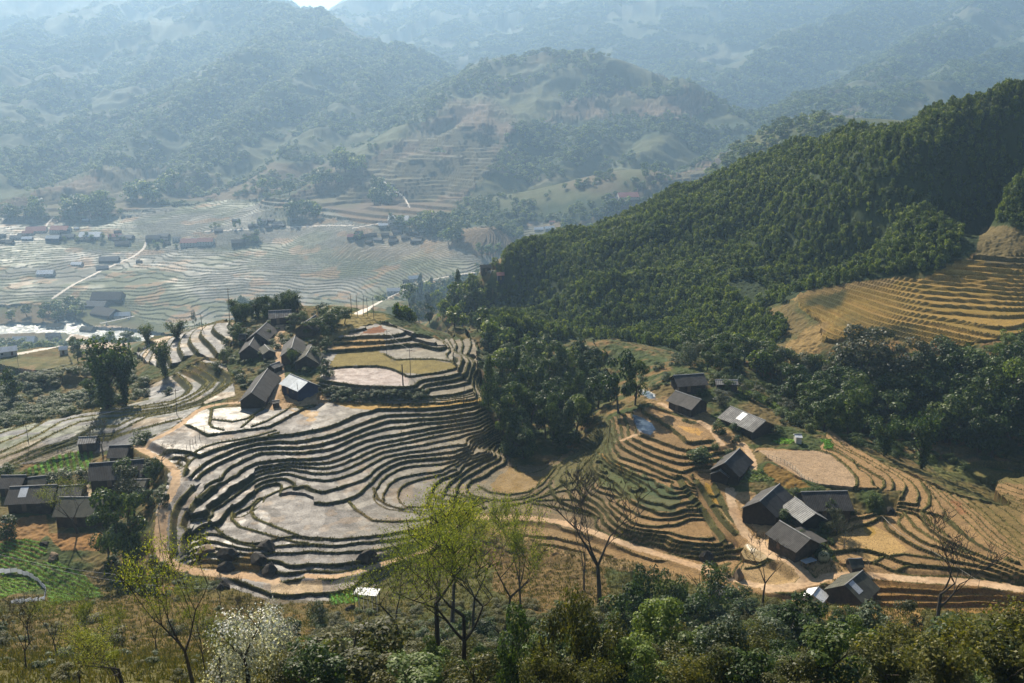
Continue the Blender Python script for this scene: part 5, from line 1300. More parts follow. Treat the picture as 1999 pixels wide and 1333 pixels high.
def boulder(u, v, wpx, hpx, label, mat=None, seed=0, group="boulders in the lower paddies", flat=.8):
    c = hit(u, v)
    s_ = math.hypot(c[0], c[1], c[2] - CAMZ) / FPX
    w_, h_ = wpx * s_, hpx * s_ * .62
    bm = bmesh.new(); bmesh.ops.create_icosphere(bm, subdivisions=5, radius=1)
    rs = random.Random(seed)
    cuts = [(Vector((rs.uniform(-1, 1), rs.uniform(-1, 1), rs.uniform(-.3, 1))).normalized(), rs.uniform(.42, .74)) for _ in range(13)]
    for v__ in bm.verts:
        for n_, d_ in cuts:
            k_ = v__.co.dot(n_) - d_
            if k_ > 0: v__.co -= n_ * k_ * .98
        co = np.array(v__.co)
        v__.co *= 1 + .30 * (fbm(np.array([co[0] * 2.6 + seed]), np.array([co[1] * 2 + co[2] * 1.7]), 3, seed)[0] - .5)
        v__.co = Vector((v__.co.x * w_ / 1.6, v__.co.y * w_ / 1.6 * flat, (v__.co.z + .35) * h_ / 1.1))
    me = bpy.data.meshes.new("boulder"); bm.to_mesh(me); bm.free()
    me.materials.append(mat or M_ROCK)
    o = bpy.data.objects.new("boulder", me); COL.objects.link(o)
    g_ = ground(c[0], c[1] + w_ * .1)
    o.location = (c[0], c[1] + w_ * .1, g_ - .2); o.rotation_euler = (0, 0, rs.uniform(0, 6))
    tag(o, label, "boulder", group)

for k_, t in enumerate([(519, 1072, 38, 22, "angular dark boulder furthest up in the rock cluster by the path bend"), (505, 1096, 36, 24, "dark boulder in the middle of the rock cluster by the path bend"), (526, 1122, 40, 30, "largest round dark boulder at the right of the rock cluster", ), (439, 1112, 34, 26, "dark boulder with flat top at the lower left of the rock cluster"),
                         (449, 1088, 48, 34, "moss covered boulder in the upper middle of the rock cluster"), (402, 1076, 36, 20, "pale tan boulder at the left end of the rock cluster"), (433, 1150, 24, 28, "upright dark boulder on the outer side of the path"), (716, 1092, 38, 32, "single round black boulder alone in the wet paddy strip"),
                         (104, 1090, 26, 22, "square tan boulder beside the lower left vegetable plots"), (88, 1064, 18, 14, "small dark boulder at the corner of the leftmost vegetable plot"), (683, 1190, 20, 16, "small dark boulder beside the bamboo lean to"), (1443, 1132, 28, 38, "tall standing dark boulder between the round terrace and the path"), (1376, 1092, 28, 20, "dark boulder at the tip of the ochre terrace"),
                         (945, 1258, 18, 14, "small brown boulder on the near slope among trees"), (870, 1275, 16, 12, "tiny brown boulder on the near slope by the forked tree"), (1738, 1000, 20, 16, "dark boulder with a pale slab at the stream between right terraces")]):
    boulder(*t, mat=M_ROCK_TAN if "tan" in t[4] or "brown" in t[4] else None, seed=k_ + 3)

# lean-to with poles beside the lower path
c = hit(716, 1185)
root = empty("bamboo_lean_to", c, -.25); tag(root, "open bamboo lean to with one pale sheet on top by the lower path", "shed")
MB().slab((-2.6, -.4, 2.6), (2.2, -.4, 2.9), (2.2, 1.8, 3.2), (-2.6, 1.8, 2.9), .08).build("roof", M_ROOF_WHITE, root)
q = MB()
for t in np.linspace(-1.4, 2.2, 5): q.tube([(t, -.3, 2.75), (t + 1.4, -3.4, .4)], .06, 5)
q.build("rafters", M_PALE, root)
q = MB()
for px_, py_ in ((-2.4, -.3), (2.0, -.3), (2.0, 1.6), (-2.4, 1.6), (3.2, -3.2)): q.tube([(px_, py_, -.8), (px_, py_, 2.8 if py_ > -1 else .6)], .07, 5)
q.build("posts", M_POLE, root)
# haystack under its cap in the yard, and a low table beside it
c = hit(1607, 1092); root = empty("haystack", c); tag(root, "small pale rounded haystack in the yard under the dark path house", "haystack")
MB().tube([(0, 0, -.2), (0, 0, .5), (0, 0, 1.2), (0, 0, 1.8), (0, 0, 2.0)], [1.0, 1.2, 1.1, .5, .05], 14).build("straw", plain_mat("pale_straw", (.22, .23, .13), (.36, .36, .22), 2.0, .9), root, True)
MB().tube([(0, 0, 1.6), (0.05, 0, 2.5)], .05, 5).build("stake", M_POLE, root)
c = hit(1578, 1102); root = empty("work_table", c, .5); tag(root, "blue grey topped table beside the dark path house", "table")
MB().box((0, 0, .95), (3.0, 1.6, .08)).build("top", M_ROOF_TIN, root)
for sx in (-1, 1):
    for sy in (-1, 1): MB().box((sx * 1.3, sy * .65, .3), (.12, .12, 1.25)).build("leg", M_POLE, root)
# ------------------------------------------------------------------ trees and other plants
def quads_mesh(name, C, size, mat, up=.35, aspect=.6, seed=0, out=None):
    """one mesh of many leaf sized faces at the points C"""
    g_ = np.random.default_rng(seed)
    C = np.asarray(C, np.float32); n = len(C)
    nr = g_.normal(size=(n, 3)); nr[:, 2] = np.abs(nr[:, 2]) + up
    if out is not None: nr = nr * .8 + out * 1.2
    nr /= np.linalg.norm(nr, axis=1)[:, None]
    t = np.cross(nr, g_.normal(size=(n, 3))); t /= np.linalg.norm(t, axis=1)[:, None] + 1e-9
    b = np.cross(nr, t)
    s = (np.asarray(size) * g_.uniform(.55, 1.4, n))[:, None]
    A = aspect
    V_ = np.stack([C - t * s, C - b * s * A + nr * s * .15, C + t * s, C + b * s * A + nr * s * .15], 1).reshape(-1, 3)
    me = bpy.data.meshes.new(name)
    me.vertices.add(4 * n); me.loops.add(4 * n); me.polygons.add(n)
    me.vertices.foreach_set("co", V_.astype(np.float32).ravel())
    me.loops.foreach_set("vertex_index", np.arange(4 * n, dtype=np.int32))
    me.polygons.foreach_set("loop_start", np.arange(0, 4 * n, 4, dtype=np.int32))
    me.update(calc_edges=True)
    me.materials.append(mat)
    return me

def blobs(g_, n, centers, radii, fill=.62):
    """n points in the outer part of several lobes; returns points and outward directions"""
    k_ = g_.integers(0, len(centers), n)
    d = g_.normal(size=(n, 3)); d[:, 2] += .25; d /= np.linalg.norm(d, axis=1)[:, None]
    rr = g_.uniform(fill, 1.05, n) ** .8
    R = np.asarray(radii)[k_]
    if R.ndim == 1: R = R[:, None]
    return np.asarray(centers)[k_] + d * rr[:, None] * R, d

def crown_points(kind, n, seed):
    g_ = np.random.default_rng(seed)
    if kind == "broad":
        m_ = 13
        a = g_.uniform(0, 6.28, m_); q = np.sqrt(g_.uniform(0, 1, m_)) * .33; z = g_.uniform(.24, .86, m_)
        q *= np.clip(1.25 - np.abs(z - .55) * 1.9, .3, 1)
        return blobs(g_, n, np.c_[q * np.cos(a), q * np.sin(a), z], np.c_[g_.uniform(.11, .2, m_), g_.uniform(.11, .2, m_), g_.uniform(.07, .14, m_)])
    if kind == "bushy":
        m_ = 11
        a = g_.uniform(0, 6.28, m_); q = np.sqrt(g_.uniform(0, 1, m_)) * .32; z = g_.uniform(.15, .75, m_) * (1.1 - q)
        return blobs(g_, n, np.c_[q * np.cos(a), q * np.sin(a), z], np.c_[g_.uniform(.13, .22, m_), g_.uniform(.13, .22, m_), g_.uniform(.14, .24, m_)])
    if kind == "column":
        m_ = 14
        z = np.linspace(.1, .92, m_); a = g_.uniform(0, 6.28, m_); q = g_.uniform(.05, .22, m_) * np.clip(1.15 - z, .2, 1)
        rr = .30 * np.clip(1.25 - z, .25, 1)
        return blobs(g_, n, np.c_[q * np.cos(a), q * np.sin(a), z], np.c_[rr, rr, np.full(m_, .11)])
    if kind == "bamboo":
        st = 22
        P = []; O = []
        for s_ in range(st):
            a = g_.uniform(0, 6.28); b0 = g_.uniform(0, .10); lean = g_.uniform(.10, .42); h_ = g_.uniform(.7, 1.0)
            t = g_.uniform(.02, 1, n // st + 1) ** .65
            rr = b0 + lean * t ** 2.4
            z = h_ * (t - .16 * t ** 6)
            P.append(np.c_[rr * math.cos(a), rr * math.sin(a), z] + g_.normal(0, .028 + .02 * t[:, None], (len(t), 3)))
            O.append(np.tile([math.cos(a) * .6, math.sin(a) * .6, .1], (len(t), 1)))
        return np.concatenate(P)[:n], np.concatenate(O)[:n]
    raise ValueError(kind)

def limbs(seed, height=1.0, spread=.42, fork=.35, depth=4, rad=.022, lean=.06, up=.55, nbr=(2, 3)):
    """trunk and branches; returns the tube collector and the twig tips"""
    rs = random.Random(seed); q = MB(); tips = []
    def grow(p, d, L, r0, lv):
        P = [p]; R = [r0]; dd = np.array(d)
        for k_ in range(3):
            dd = dd + np.array([rs.uniform(-.16, .16), rs.uniform(-.16, .16), rs.uniform(-.02, .12)]); dd /= np.linalg.norm(dd)
            P.append(P[-1] + dd * L / 3); R.append(r0 * (1 - .15 * (k_ + 1)))
        q.tube(P, R, 6 if lv < 2 else 4, False)
        tips.append((P[-1], lv)); tips.append((P[-2], lv))
        if lv >= depth: return
        for k_ in range(rs.randint(*nbr)):
            a = rs.uniform(0, 6.28); sp_ = rs.uniform(.45, .95) * (spread / .42)
            nd = dd * up + np.array([math.cos(a) * sp_, math.sin(a) * sp_, rs.uniform(.1, .45)]); nd /= np.linalg.norm(nd)
            st = P[-1] if k_ == 0 else P[rs.choice((2, 3, 3))]
            grow(st, nd, L * rs.uniform(.6, .82), max(R[-1] * .76, .0022), lv + 1)
    grow(np.array([0, 0, -.06]), np.array([rs.uniform(-lean, lean), rs.uniform(-lean, lean), 1.0]), height * fork, rad, 0)
    mx_ = max(t[0][2] for t in tips)
    s_ = 1.0 / mx_
    q.v = [(a * s_, b * s_, c * s_) for a, b, c in q.v]
    return q, [(t * s_, l) for t, l in tips]

KINDS = {}      # kind -> list of (trunk mesh, crown mesh)
def proto(kind, shape, n, size, leaf, bark=None, variants=3, seed=1, **kw):
    L = []
    for k_ in range(variants):
        if shape == "limbs":
            q, tips = limbs(seed + k_ * 7, **kw.get("limb", {}))
            tm = q.build("trunk", bark or M_BARK)
            g_ = np.random.default_rng(seed + k_)
            lo = kw.get("leaf_from", 2)
            T_ = np.array([t for t, l in tips if l >= lo])
            C = T_[g_.integers(0, len(T_), n)] + g_.normal(0, kw.get("puff", .035), (n, 3)) if n else np.zeros((0, 3))
            cm = quads_mesh("crown", C, size, leaf, .2, .6, seed + k_) if n else None
        else:
            q, tips = limbs(seed + k_ * 5, spread=.35, fork=.4, depth=2, rad=.026, nbr=(2, 3))
            q.v = [(a, b, c * kw.get("trunk_h", .75)) for a, b, c in q.v]
            tm = q.build("trunk", bark or M_BARK)
            C, O = crown_points(shape, n, seed + k_)
            if kind == "blossom": C = C + np.random.default_rng(seed).normal(0, .045, C.shape)
            cm = quads_mesh("crown", C, size, leaf, .35, .6, seed + k_, O)
        me = tm.data; bpy.data.objects.remove(tm)
        L.append((me, cm))
    KINDS[kind] = L

proto("dark", "broad", 2600, .026, M_LEAF_DARK, seed=11)
proto("dark_far", "broad", 520, .055, M_LEAF_WOOD, seed=21, variants=4)
proto("mid", "broad", 2400, .027, M_LEAF_MID, seed=31)
proto("mid_far", "broad", 520, .055, M_LEAF_MID, seed=35, variants=4)
proto("olive", "bushy", 3200, .022, M_LEAF_OLIVE, seed=41)
proto("bright", "broad", 4200, .020, M_LEAF_BRIGHT, seed=51)
proto("silver", "bushy", 3600, .020, M_LEAF_SILVER, seed=61)
proto("blossom", "bushy", 5200, .0125, M_BLOSSOM, seed=66)
proto("grey", "broad", 3400, .018, M_LEAF_GREY, seed=71)
proto("bush", "bushy", 1500, .032, M_LEAF_DARK, seed=81)
proto("bush_mid", "bushy", 1500, .032, M_LEAF_MID, seed=85)
proto("column", "column", 3600, .022, M_LEAF_DARK, seed=91)
proto("vine", "bushy", 4200, .021, M_LEAF_DARK, seed=95)
proto("bamboo", "bamboo", 3000, .024, M_LEAF_MID, seed=101)
proto("bamboo_gold", "bamboo", 5200, .019, M_LEAF_BAMBOO, seed=105)
proto("bamboo_dark", "bamboo", 3000, .026, M_LEAF_DARK, seed=109)
proto("spring", "limbs", 7000, .0058, M_LEAF_SPRING, M_BARK, seed=7, limb=dict(depth=5, fork=.30, spread=.62, rad=.018, nbr=(2, 3)), leaf_from=3, puff=.040)
proto("spring_thin", "limbs", 3000, .0070, M_LEAF_SPRING, M_BARK, seed=9, limb=dict(depth=5, fork=.34, spread=.34, rad=.022, nbr=(2, 3)), leaf_from=3, puff=.03)
proto("bare", "limbs", 160, .008, M_LEAF_OLIVE, M_BARK, seed=15, limb=dict(depth=6, fork=.30, spread=.46, rad=.021, nbr=(2, 3)), leaf_from=4, puff=.02)
proto("bare_pale", "limbs", 260, .014, M_LEAF_GREY, M_BARK_PALE, seed=18, limb=dict(depth=5, fork=.20, spread=.5, rad=.016, nbr=(2, 3)), leaf_from=3, puff=.03)

SRC = {}
cnt = 0
def tree(name, label, kind, u, vb, vt, wpx, group=None, var=None, sink=.25, cat_=None, c=None):
    global cnt
    c = hit(u, vb) if c is None else c
    s_ = math.hypot(c[0], c[1], c[2] - CAMZ) / FPX
    dep = math.atan2(CAMZ - c[2], math.hypot(c[0], c[1]))
    h_ = max((vb - vt) * s_ / math.cos(dep), .6); w_ = wpx * s_
    if kind not in ("spring", "spring_thin", "bare", "bare_pale"): h_ = max(h_ - .25 * w_ * math.sin(dep), h_ * .6)
    ms = KINDS[kind]; cnt += 1
    var = cnt % len(ms) if var is None else var
    tm, cm = ms[var]
    root = empty(name, (c[0], c[1], ground(c[0], c[1]) - sink), random.uniform(0, 6.28))
    root.scale = (w_, w_, h_)
    tag(root, label, cat_ or ("shrub" if "bush" in name or "shrub" in name else "tree"), group)
    t_ = bpy.data.objects.new("trunk", tm); COL.objects.link(t_); t_.parent = root
    if cm is not None:
        k_ = bpy.data.objects.new("crown", cm); COL.objects.link(k_); k_.parent = root
        SRC.setdefault((kind, var), k_)
    return root

# --- near trees, one by one
for t in [
    ("spring_tree", "large forked spring tree with yellow green leaves in front of the lower path", "spring", 852, 1296, 1010, 250),
    ("spring_tree", "yellow green tree leaning right beside the large forked spring tree", "spring", 905, 1312, 1030, 210),
    ("spring_tree", "bright yellow topped spring tree whose crown covers the bend of the lower path", "spring", 925, 1245, 1015, 170),
    ("spring_tree", "ivy dark spring tree directly right of the yellow topped one", "spring", 985, 1250, 1010, 130),
    ("spring_tree", "thin half leafed tree between the ivy dark tree and the tall bare tree", "spring_thin", 1020, 1215, 985, 130),
    ("spring_tree", "spring tree with pale yellow green leaves at the left of the large forked one", "spring", 775, 1270, 1045, 190),
    ("spring_tree", "fresh leafed spring tree filling the gap behind the large forked one", "spring", 880, 1225, 1020, 190),
    ("bare_tree", "tall bare tree with two main limbs standing against the ochre terraces", "bare", 1172, 1190, 930, 210),
    ("bare_tree", "thin leaning bare tree left of the tall bare one", "bare", 1140, 1150, 955, 100),
    ("bare_tree", "large bare tree against the right hand fields with upswept limbs", "bare", 1828, 1225, 1025, 190),
    ("bare_tree", "slender bare sapling in front of the pond inside the path loop", "bare", 1490, 1180, 1060, 90),
    ("bare_tree", "dark bare tree with few yellow leaves on the lower left slope", "spring_thin", 378, 1345, 1085, 200),
    ("bare_tree", "small sparse tree left of the dark bare tree on the lower left slope", "spring_thin", 158, 1345, 1225, 90),
    ("spring_tree", "low yellow green leafy tree on the bottom left slope", "spring", 240, 1350, 1225, 170),
    ("spring_tree", "pale leafed bush like tree between the bare tree and the white blossom tree", "spring_thin", 440, 1345, 1240, 130),
    ("blossom_tree", "white blossom covered tree at the bottom left of the terraces", "blossom", 492, 1350, 1130, 175),
    ("blossom_tree", "smaller white blossom tree behind the right side of the big one", "blossom", 540, 1270, 1160, 100),
    ("silver_tree", "small round silvery tree by the lowest tan field", "silver", 621, 1225, 1158, 52),
    ("evergreen_tree", "broad dark evergreen in the bottom middle beside the white blossom tree", "olive", 700, 1345, 1190, 230),
    ("evergreen_tree", "dark leafy tree at the foot of the broad bottom middle evergreen", "dark", 610, 1360, 1235, 150),
    ("laurel_tree", "bright broad leafed tree at the bottom edge under the forked spring tree", "bright", 815, 1365, 1270, 190),
    ("evergreen_tree", "dark bushy tree at the bottom centre", "vine", 1005, 1350, 1165, 110),
    ("evergreen_tree", "rusty green conical tree right of the bottom centre dark tree", "olive", 1075, 1350, 1170, 110),
    ("evergreen_tree", "brownish conical tree below the tall bare tree", "olive", 1125, 1340, 1120, 90),
    ("evergreen_tree", "bushy olive tree at the foot of the tall bare tree", "olive", 1180, 1350, 1160, 120),
    ("vine_tree", "vine draped dark tree nearest the tall bare tree", "vine", 1243, 1235, 1075, 92),
    ("vine_tree", "vine draped dark tree in the middle of the three", "vine", 1308, 1225, 1092, 84),
    ("vine_tree", "vine draped dark tree rising before the round terrace", "vine", 1382, 1210, 1086, 104),
    ("evergreen_tree", "dark leafy tree under the vine draped trees", "dark", 1215, 1260, 1130, 110),
    ("evergreen_tree", "dark leafy tree under the middle vine draped tree", "dark", 1330, 1250, 1150, 120),
    ("laurel_tree", "yellow green glowing tree below the vine draped trees", "bright", 1285, 1300, 1150, 150),
    ("laurel_tree", "smaller yellow green tree at the bottom below the glowing one", "bright", 1245, 1360, 1240, 120),
    ("silver_tree", "silvery grey green tree right of the glowing yellow green tree", "silver", 1420, 1320, 1180, 140),
    ("silver_tree", "silvery tree below the pond inside the path loop", "silver", 1495, 1280, 1170, 110),
    ("evergreen_tree", "dark tree just below the shiny white tin shed", "dark", 1565, 1280, 1155, 120),
    ("silver_tree", "grey leafed tree in front of the junction house", "silver", 1690, 1290, 1165, 120),
    ("grey_tree", "thin grey green tree right of the junction house", "grey", 1755, 1280, 1170, 90),
    ("evergreen_tree", "green tree at the bottom right under the junction house", "mid", 1620, 1350, 1215, 150),
    ("evergreen_tree", "mid green tree at the bottom between dark ones", "mid", 1450, 1360, 1250, 120),
    ("evergreen_tree", "olive tree at the bottom below the silvery trees", "olive", 1370, 1360, 1230, 120),
    ("evergreen_tree", "olive leafed tree at the bottom below the tin shed", "olive", 1545, 1360, 1250, 120),
    ("bamboo_clump", "golden bamboo clump in the bottom right corner", "bamboo_gold", 1960, 1370, 1190, 200),
    ("bamboo_clump", "golden bamboo clump left of the corner clump under the bare right tree", "bamboo_gold", 1840, 1370, 1210, 180),
    ("bamboo_clump", "golden bamboo clump at the bottom between silvery trees and the bare right tree", "bamboo_gold", 1730, 1370, 1230, 170),
    ("bamboo_clump", "golden bamboo behind the corner clump at the right edge", "bamboo_gold", 1990, 1300, 1175, 120),
    ("bamboo_clump", "small olive bamboo at the foot of the bare right tree", "bamboo_gold", 1880, 1290, 1200, 90),
    ("bamboo_clump", "olive bamboo tuft at the bottom centre right", "bamboo_gold", 1330, 1380, 1270, 120),
    ("bamboo_clump", "olive bamboo tuft at the bottom just left of the laurel pair", "bamboo_gold", 1160, 1380, 1270, 110),
    ("bamboo_clump", "brown olive tuft at the bottom centre below the dark bushy tree", "bamboo_gold", 1045, 1375, 1270, 100),
    ("evergreen_tree", "dark undergrowth tree between the laurel and the dark bushy tree", "olive", 930, 1370, 1255, 130),
    # left village and the path
    ("evergreen_tree", "large dark tree shading the slope between the moss roof house and the path bend", "dark", 245, 1110, 945, 120),
    ("evergreen_tree", "dark leafy tree right under the moss roof house", "dark", 212, 1080, 985, 70),
    ("grey_tree", "thin grey tree overhanging the corner of the moss roof house", "grey", 262, 1010, 905, 80),
    ("spring_tree", "yellowish sparse tree in front of the moss roof of the big village house", "spring_thin", 152, 1040, 945, 110),
    ("spring_tree", "yellow green shrub like tree in the garden before the shadowed long house", "bush_mid", 250, 935, 878, 50),
    ("bare_tree", "rounded leafless tree behind the narrow black house", "bare_pale", 200, 890, 815, 62),
    ("bare_tree", "small leafless tree on the edge of the flooded plateau by the path fork", "bare_pale", 315, 905, 862, 48),
    ("shrub", "yellow green shrub on the bank under the grey paddies", "bush_mid", 275, 862, 832, 46),
    ("shrub", "dark shrub beside the vegetable beds and the low dark house", "bush", 118, 938, 902, 60),
    ("shrub", "grey green shrub behind the shadowed long house", "bush", 165, 935, 905, 50),
    ("shrub", "shrub on the slope right of the shadowed long house", "bush", 302, 935, 880, 44),
    ("shrub", "round shrub at the bend of the path above the concrete shed", "bush", 290, 990, 940, 44),
    ("shrub", "broad leafed dark plants at the left edge beside the ploughed plot", "bush", 14, 1050, 1000, 56),
    ("shrub", "dark shrub at the far left above the vegetable beds", "bush", 12, 935, 895, 40),
    ("shrub", "low green hedge plant along the orange rock garden under the path", "bush", 318, 985, 950, 34),
    # knoll
    ("cypress_tree", "narrow dark tree at the right shoulder of the knoll terraces", "column", 955, 800, 692, 50),
    ("banana_plant", "tall feathery plant right of the knoll lane by the sheds", "bamboo", 572, 718, 672, 30),
    ("shrub", "green bush beside the white paved yard", "bush_mid", 436, 705, 672, 30),
    ("shrub", "dark bush below the bright curved paddies at the knoll edge", "bush", 425, 722, 698, 30),
    ("evergreen_tree", "bushy tree above the steep gabled knoll house", "mid", 470, 668, 625, 44),
    ("evergreen_tree", "green tree right of the upper knoll lane", "mid", 575, 640, 605, 40),
    ("evergreen_tree", "round green tree by the dark roofed house among bushes", "mid", 612, 655, 610, 50),
    ("evergreen_tree", "wide green tree on the knoll crest left of the bare poles", "mid", 645, 640, 590, 66),
    ("evergreen_tree", "green tree between the wide crest tree and the poles", "mid", 672, 632, 592, 44),
    ("shrub", "green bush left of the knoll lane below the slanting ridge house", "bush_mid", 520, 662, 636, 30),
    ("shrub", "bush growing over the low grey edged house", "bush", 617, 708, 664, 36),
    ("shrub", "bush at the corner between tin roof house and pink pond", "bush", 632, 735, 700, 30),
    ("shrub", "yellowish bush by the long grey house on the crest", "bush_mid", 527, 622, 604, 20),
    ("shrub", "dark bush hanging over the fence by the very long dark house", "bush", 470, 748, 722, 34),
    ("shrub", "grass green bush in the garden left of the very long dark house", "bush_mid", 462, 735, 712, 30),
    # left slope
    ("bamboo_clump", "tall dark bamboo towering over the left slope", "bamboo_dark", 208, 798, 650, 120),
    ("bamboo_clump", "second dark bamboo leaning on the right of the tallest one", "bamboo_dark", 245, 790, 668, 66),
    ("bamboo_clump", "dark bamboo between the two groups of curved paddies", "bamboo_dark", 322, 735, 655, 54),
    ("evergreen_tree", "round dark tree at the left edge of the bushy slope", "dark", 24, 790, 715, 50),
    ("silver_tree", "silvery bush at the foot of the dark bamboo", "silver", 215, 795, 735, 52),
    ("evergreen_tree", "dark tree beside the valley road under the green roofed house", "dark", 152, 705, 652, 36),
    ("bamboo_clump", "feathery bamboo at the river left of its twin", "bamboo", 288, 672, 628, 44), ("bamboo_clump", "feathery bamboo at the river beside the top of the curved paddies", "bamboo", 345, 660, 618, 56),
    ("evergreen_tree", "grey green tree left of the feathery bamboo pair by the river", "mid", 250, 680, 640, 36), ("grey_tree", "small leaning grey tree before the valley paddies", "grey", 379, 640, 606, 14),
    ("evergreen_tree", "dark rounded tree on the slope below the tall bamboo", "dark", 178, 790, 735, 44), ("shrub", "dark bush among the lower left slope grass", "bush", 110, 790, 760, 44), ("shrub", "green bush on the crest of the sloping left paddies", "bush_mid", 130, 812, 788, 46), ("shrub", "dark bush below the curved left paddies", "bush", 328, 770, 748, 26),
    # right hamlet
    ("shrub", "leafy green arbour covering the frame beside the arbour house", "bush_mid", 1366, 905, 862, 74), ("evergreen_tree", "tall dark tree on the green spur above the blue pond", "dark", 1208, 805, 672, 84), ("evergreen_tree", "leafy tree directly behind the tall dark tree on the green spur", "dark", 1240, 790, 690, 60),
    ("shrub", "reddish leafless thicket above the dark gabled farmhouse", "grey", 1405, 790, 755, 60), ("shrub", "round bush between the patched roof and the tan paddy", "bush", 1402, 845, 815, 36), ("shrub", "green bush on the vegetable slope right of the patched roof", "bush_mid", 1545, 825, 795, 40), ("shrub", "bush over the green plot beside the white hut", "bush_mid", 1520, 848, 822, 38),
    ("shrub", "light green tree at the end of the wide dark roof", "bush_mid", 1705, 990, 955, 36), ("grey_tree", "bare grey tree between the striped roof house and the yard paddy", "grey", 1632, 1040, 985, 50), ("bare_tree", "small leafless tree on the edge of the yard paddy", "bare_pale", 1648, 1075, 1015, 48), ("shrub", "olive shrub in front of the wide dark roof", "bush", 1618, 1010, 965, 34),
    ("shrub", "dark thicket between the brushwood house and the striped roof house", "bush", 1535, 1020, 985, 44), ("shrub", "bush below the dark farmhouse on the path bend", "bush", 1605, 1090, 1060, 34), ("vine_tree", "big vine smothered mound by the path loop below the ponds", "bush", 1437, 1185, 1132, 70), ("shrub", "bright green bush in front of the standing boulder", "bush_mid", 1418, 1125, 1098, 28),
    ("bare_tree", "thin bare tree at the lower left path boulder", "bare_pale", 430, 1180, 1120, 40), ("grey_tree", "large grey crowned tree in the ravine below the golden terraces", "grey", 1690, 770, 618, 150), ("grey_tree", "grey crowned tree right of the largest one below the golden terraces", "grey", 1770, 775, 650, 110),
    ("evergreen_tree", "dark round tree at the right end of the golden terraces", "dark", 1872, 705, 674, 34), ("bamboo_clump", "dark bamboo clump at the lower right edge of the ravine", "bamboo_dark", 1800, 915, 790, 90), ("bamboo_clump", "dark bamboo clump left of the one at the ravine edge", "bamboo_dark", 1725, 890, 800, 80), ("evergreen_tree", "tall dark tree in the ravine above the hamlet pond", "dark", 1660, 850, 740, 80),
    ("laurel_tree", "sunlit bright green slope tree at the right edge of the ravine", "bright", 1985, 830, 690, 110),
]:
    tree(t[0], t[1], *t[2:])

# --- groves whose trees nothing tells apart
def grove(poly, n, kinds, hp, wp, name, label, group, seed, mind=10):
    rs = random.Random(seed); P = []
    lo = np.min(poly, 0); hi = np.max(poly, 0); tries = 0
    while len(P) < n and tries < 6000:
        tries += 1
        a, b = rs.uniform(lo[0], hi[0]), rs.uniform(lo[1], hi[1])
        if not in_poly(np.array([a]), np.array([b]), poly)[0]: continue
        if any((a - q[0]) ** 2 + ((b - q[1]) * 1.6) ** 2 < mind ** 2 for q in P): continue
        P.append((a, b))
    for a, b in P:
        k_ = rs.choice(kinds); f = rs.uniform(.75, 1.25)
        tree(name, label, k_, a, b, b - hp * f, wp * rs.uniform(.8, 1.2) * f ** .5, group)

grove([(975, 760), (1010, 730), (1090, 740), (1160, 770), (1180, 800), (1140, 850), (1095, 890), (1060, 905), (1000, 900), (975, 850)], 40, ["dark", "dark", "mid", "column"], 85, 62, "ravine_tree", "dark leafy tree in the dense wood filling the ravine right of the knoll", "trees of the ravine right of the knoll", 1, 14)
grove([(930, 640), (1010, 690), (1090, 710), (1180, 720), (1160, 760), (1080, 730), (990, 740), (950, 690)], 26, ["dark_far", "mid_far", "dark"], 55, 46, "ravine_tree", "dark tree in the upper part of the ravine behind the knoll", "trees of the upper ravine", 2, 16)
grove([(760, 625), (790, 590), (850, 570), (900, 560), (940, 580), (960, 620), (930, 650), (870, 640), (800, 640)], 34, ["dark_far", "dark", "mid_far", "column"], 44, 36, "streamside_tree", "dark tree in the streamside wood beyond the knoll", "trees of the streamside wood", 3, 14)
grove([(1330, 690), (1430, 690), (1520, 715), (1600, 740), (1640, 790), (1600, 800), (1500, 745), (1420, 735), (1330, 715)], 34, ["dark", "mid", "dark_far", "silver", "grey"], 52, 48, "woodland_tree", "leafy tree in the woods behind the right hamlet", "trees behind the right hamlet", 4, 15)
grove([(1530, 790), (1640, 800), (1700, 790), (1800, 770), (1900, 760), (1999, 760), (2040, 900), (1900, 890), (1800, 860), (1700, 850), (1640, 860), (1600, 840)], 74, ["dark", "dark", "mid", "bamboo_dark", "dark"], 84, 78, "ravine_tree", "dark tree in the shaded ravine right of the hamlet", "trees of the right ravine", 5, 18)
grove([(1600, 740), (1680, 720), (1760, 730), (1860, 720), (1999, 730), (1999, 760), (1800, 770), (1650, 790)], 40, ["dark", "mid", "grey", "dark"], 62, 62, "ravine_tree", "tree along the upper rim of the right ravine", "trees of the upper right ravine", 6, 16)
grove([(1930, 680), (1999, 650), (2040, 650), (2040, 840), (1960, 800)], 14, ["bright", "bush_mid"], 32, 46, "slope_shrub", "sunlit bright green shrub on the right edge slope", "sunlit shrubs at the right edge", 7, 20)
grove([(452, 625), (470, 612), (520, 606), (585, 598), (590, 612), (530, 618), (470, 632)], 30, ["bamboo_dark", "bush", "bamboo_dark", "bush_mid"], 38, 30, "crest_tree", "dark tree in the row along the crest behind the knoll hamlet", "trees along the knoll crest", 8, 6)
grove([(590, 615), (650, 605), (685, 612), (680, 640), (640, 660), (600, 650)], 9, ["bush_mid", "mid", "bush"], 24, 28, "garden_shrub", "green shrub in the gardens of the knoll hamlet", "garden shrubs of the knoll hamlet", 9, 14)
grove([(440, 650), (470, 640), (560, 640), (560, 700), (600, 690), (640, 660), (645, 740), (620, 765), (560, 690), (535, 700), (460, 720), (440, 700)], 26, ["bush", "bush_mid", "bush"], 19, 25, "garden_shrub", "dark shrub between the houses of the knoll hamlet", "shrubs between the knoll houses", 17, 12)
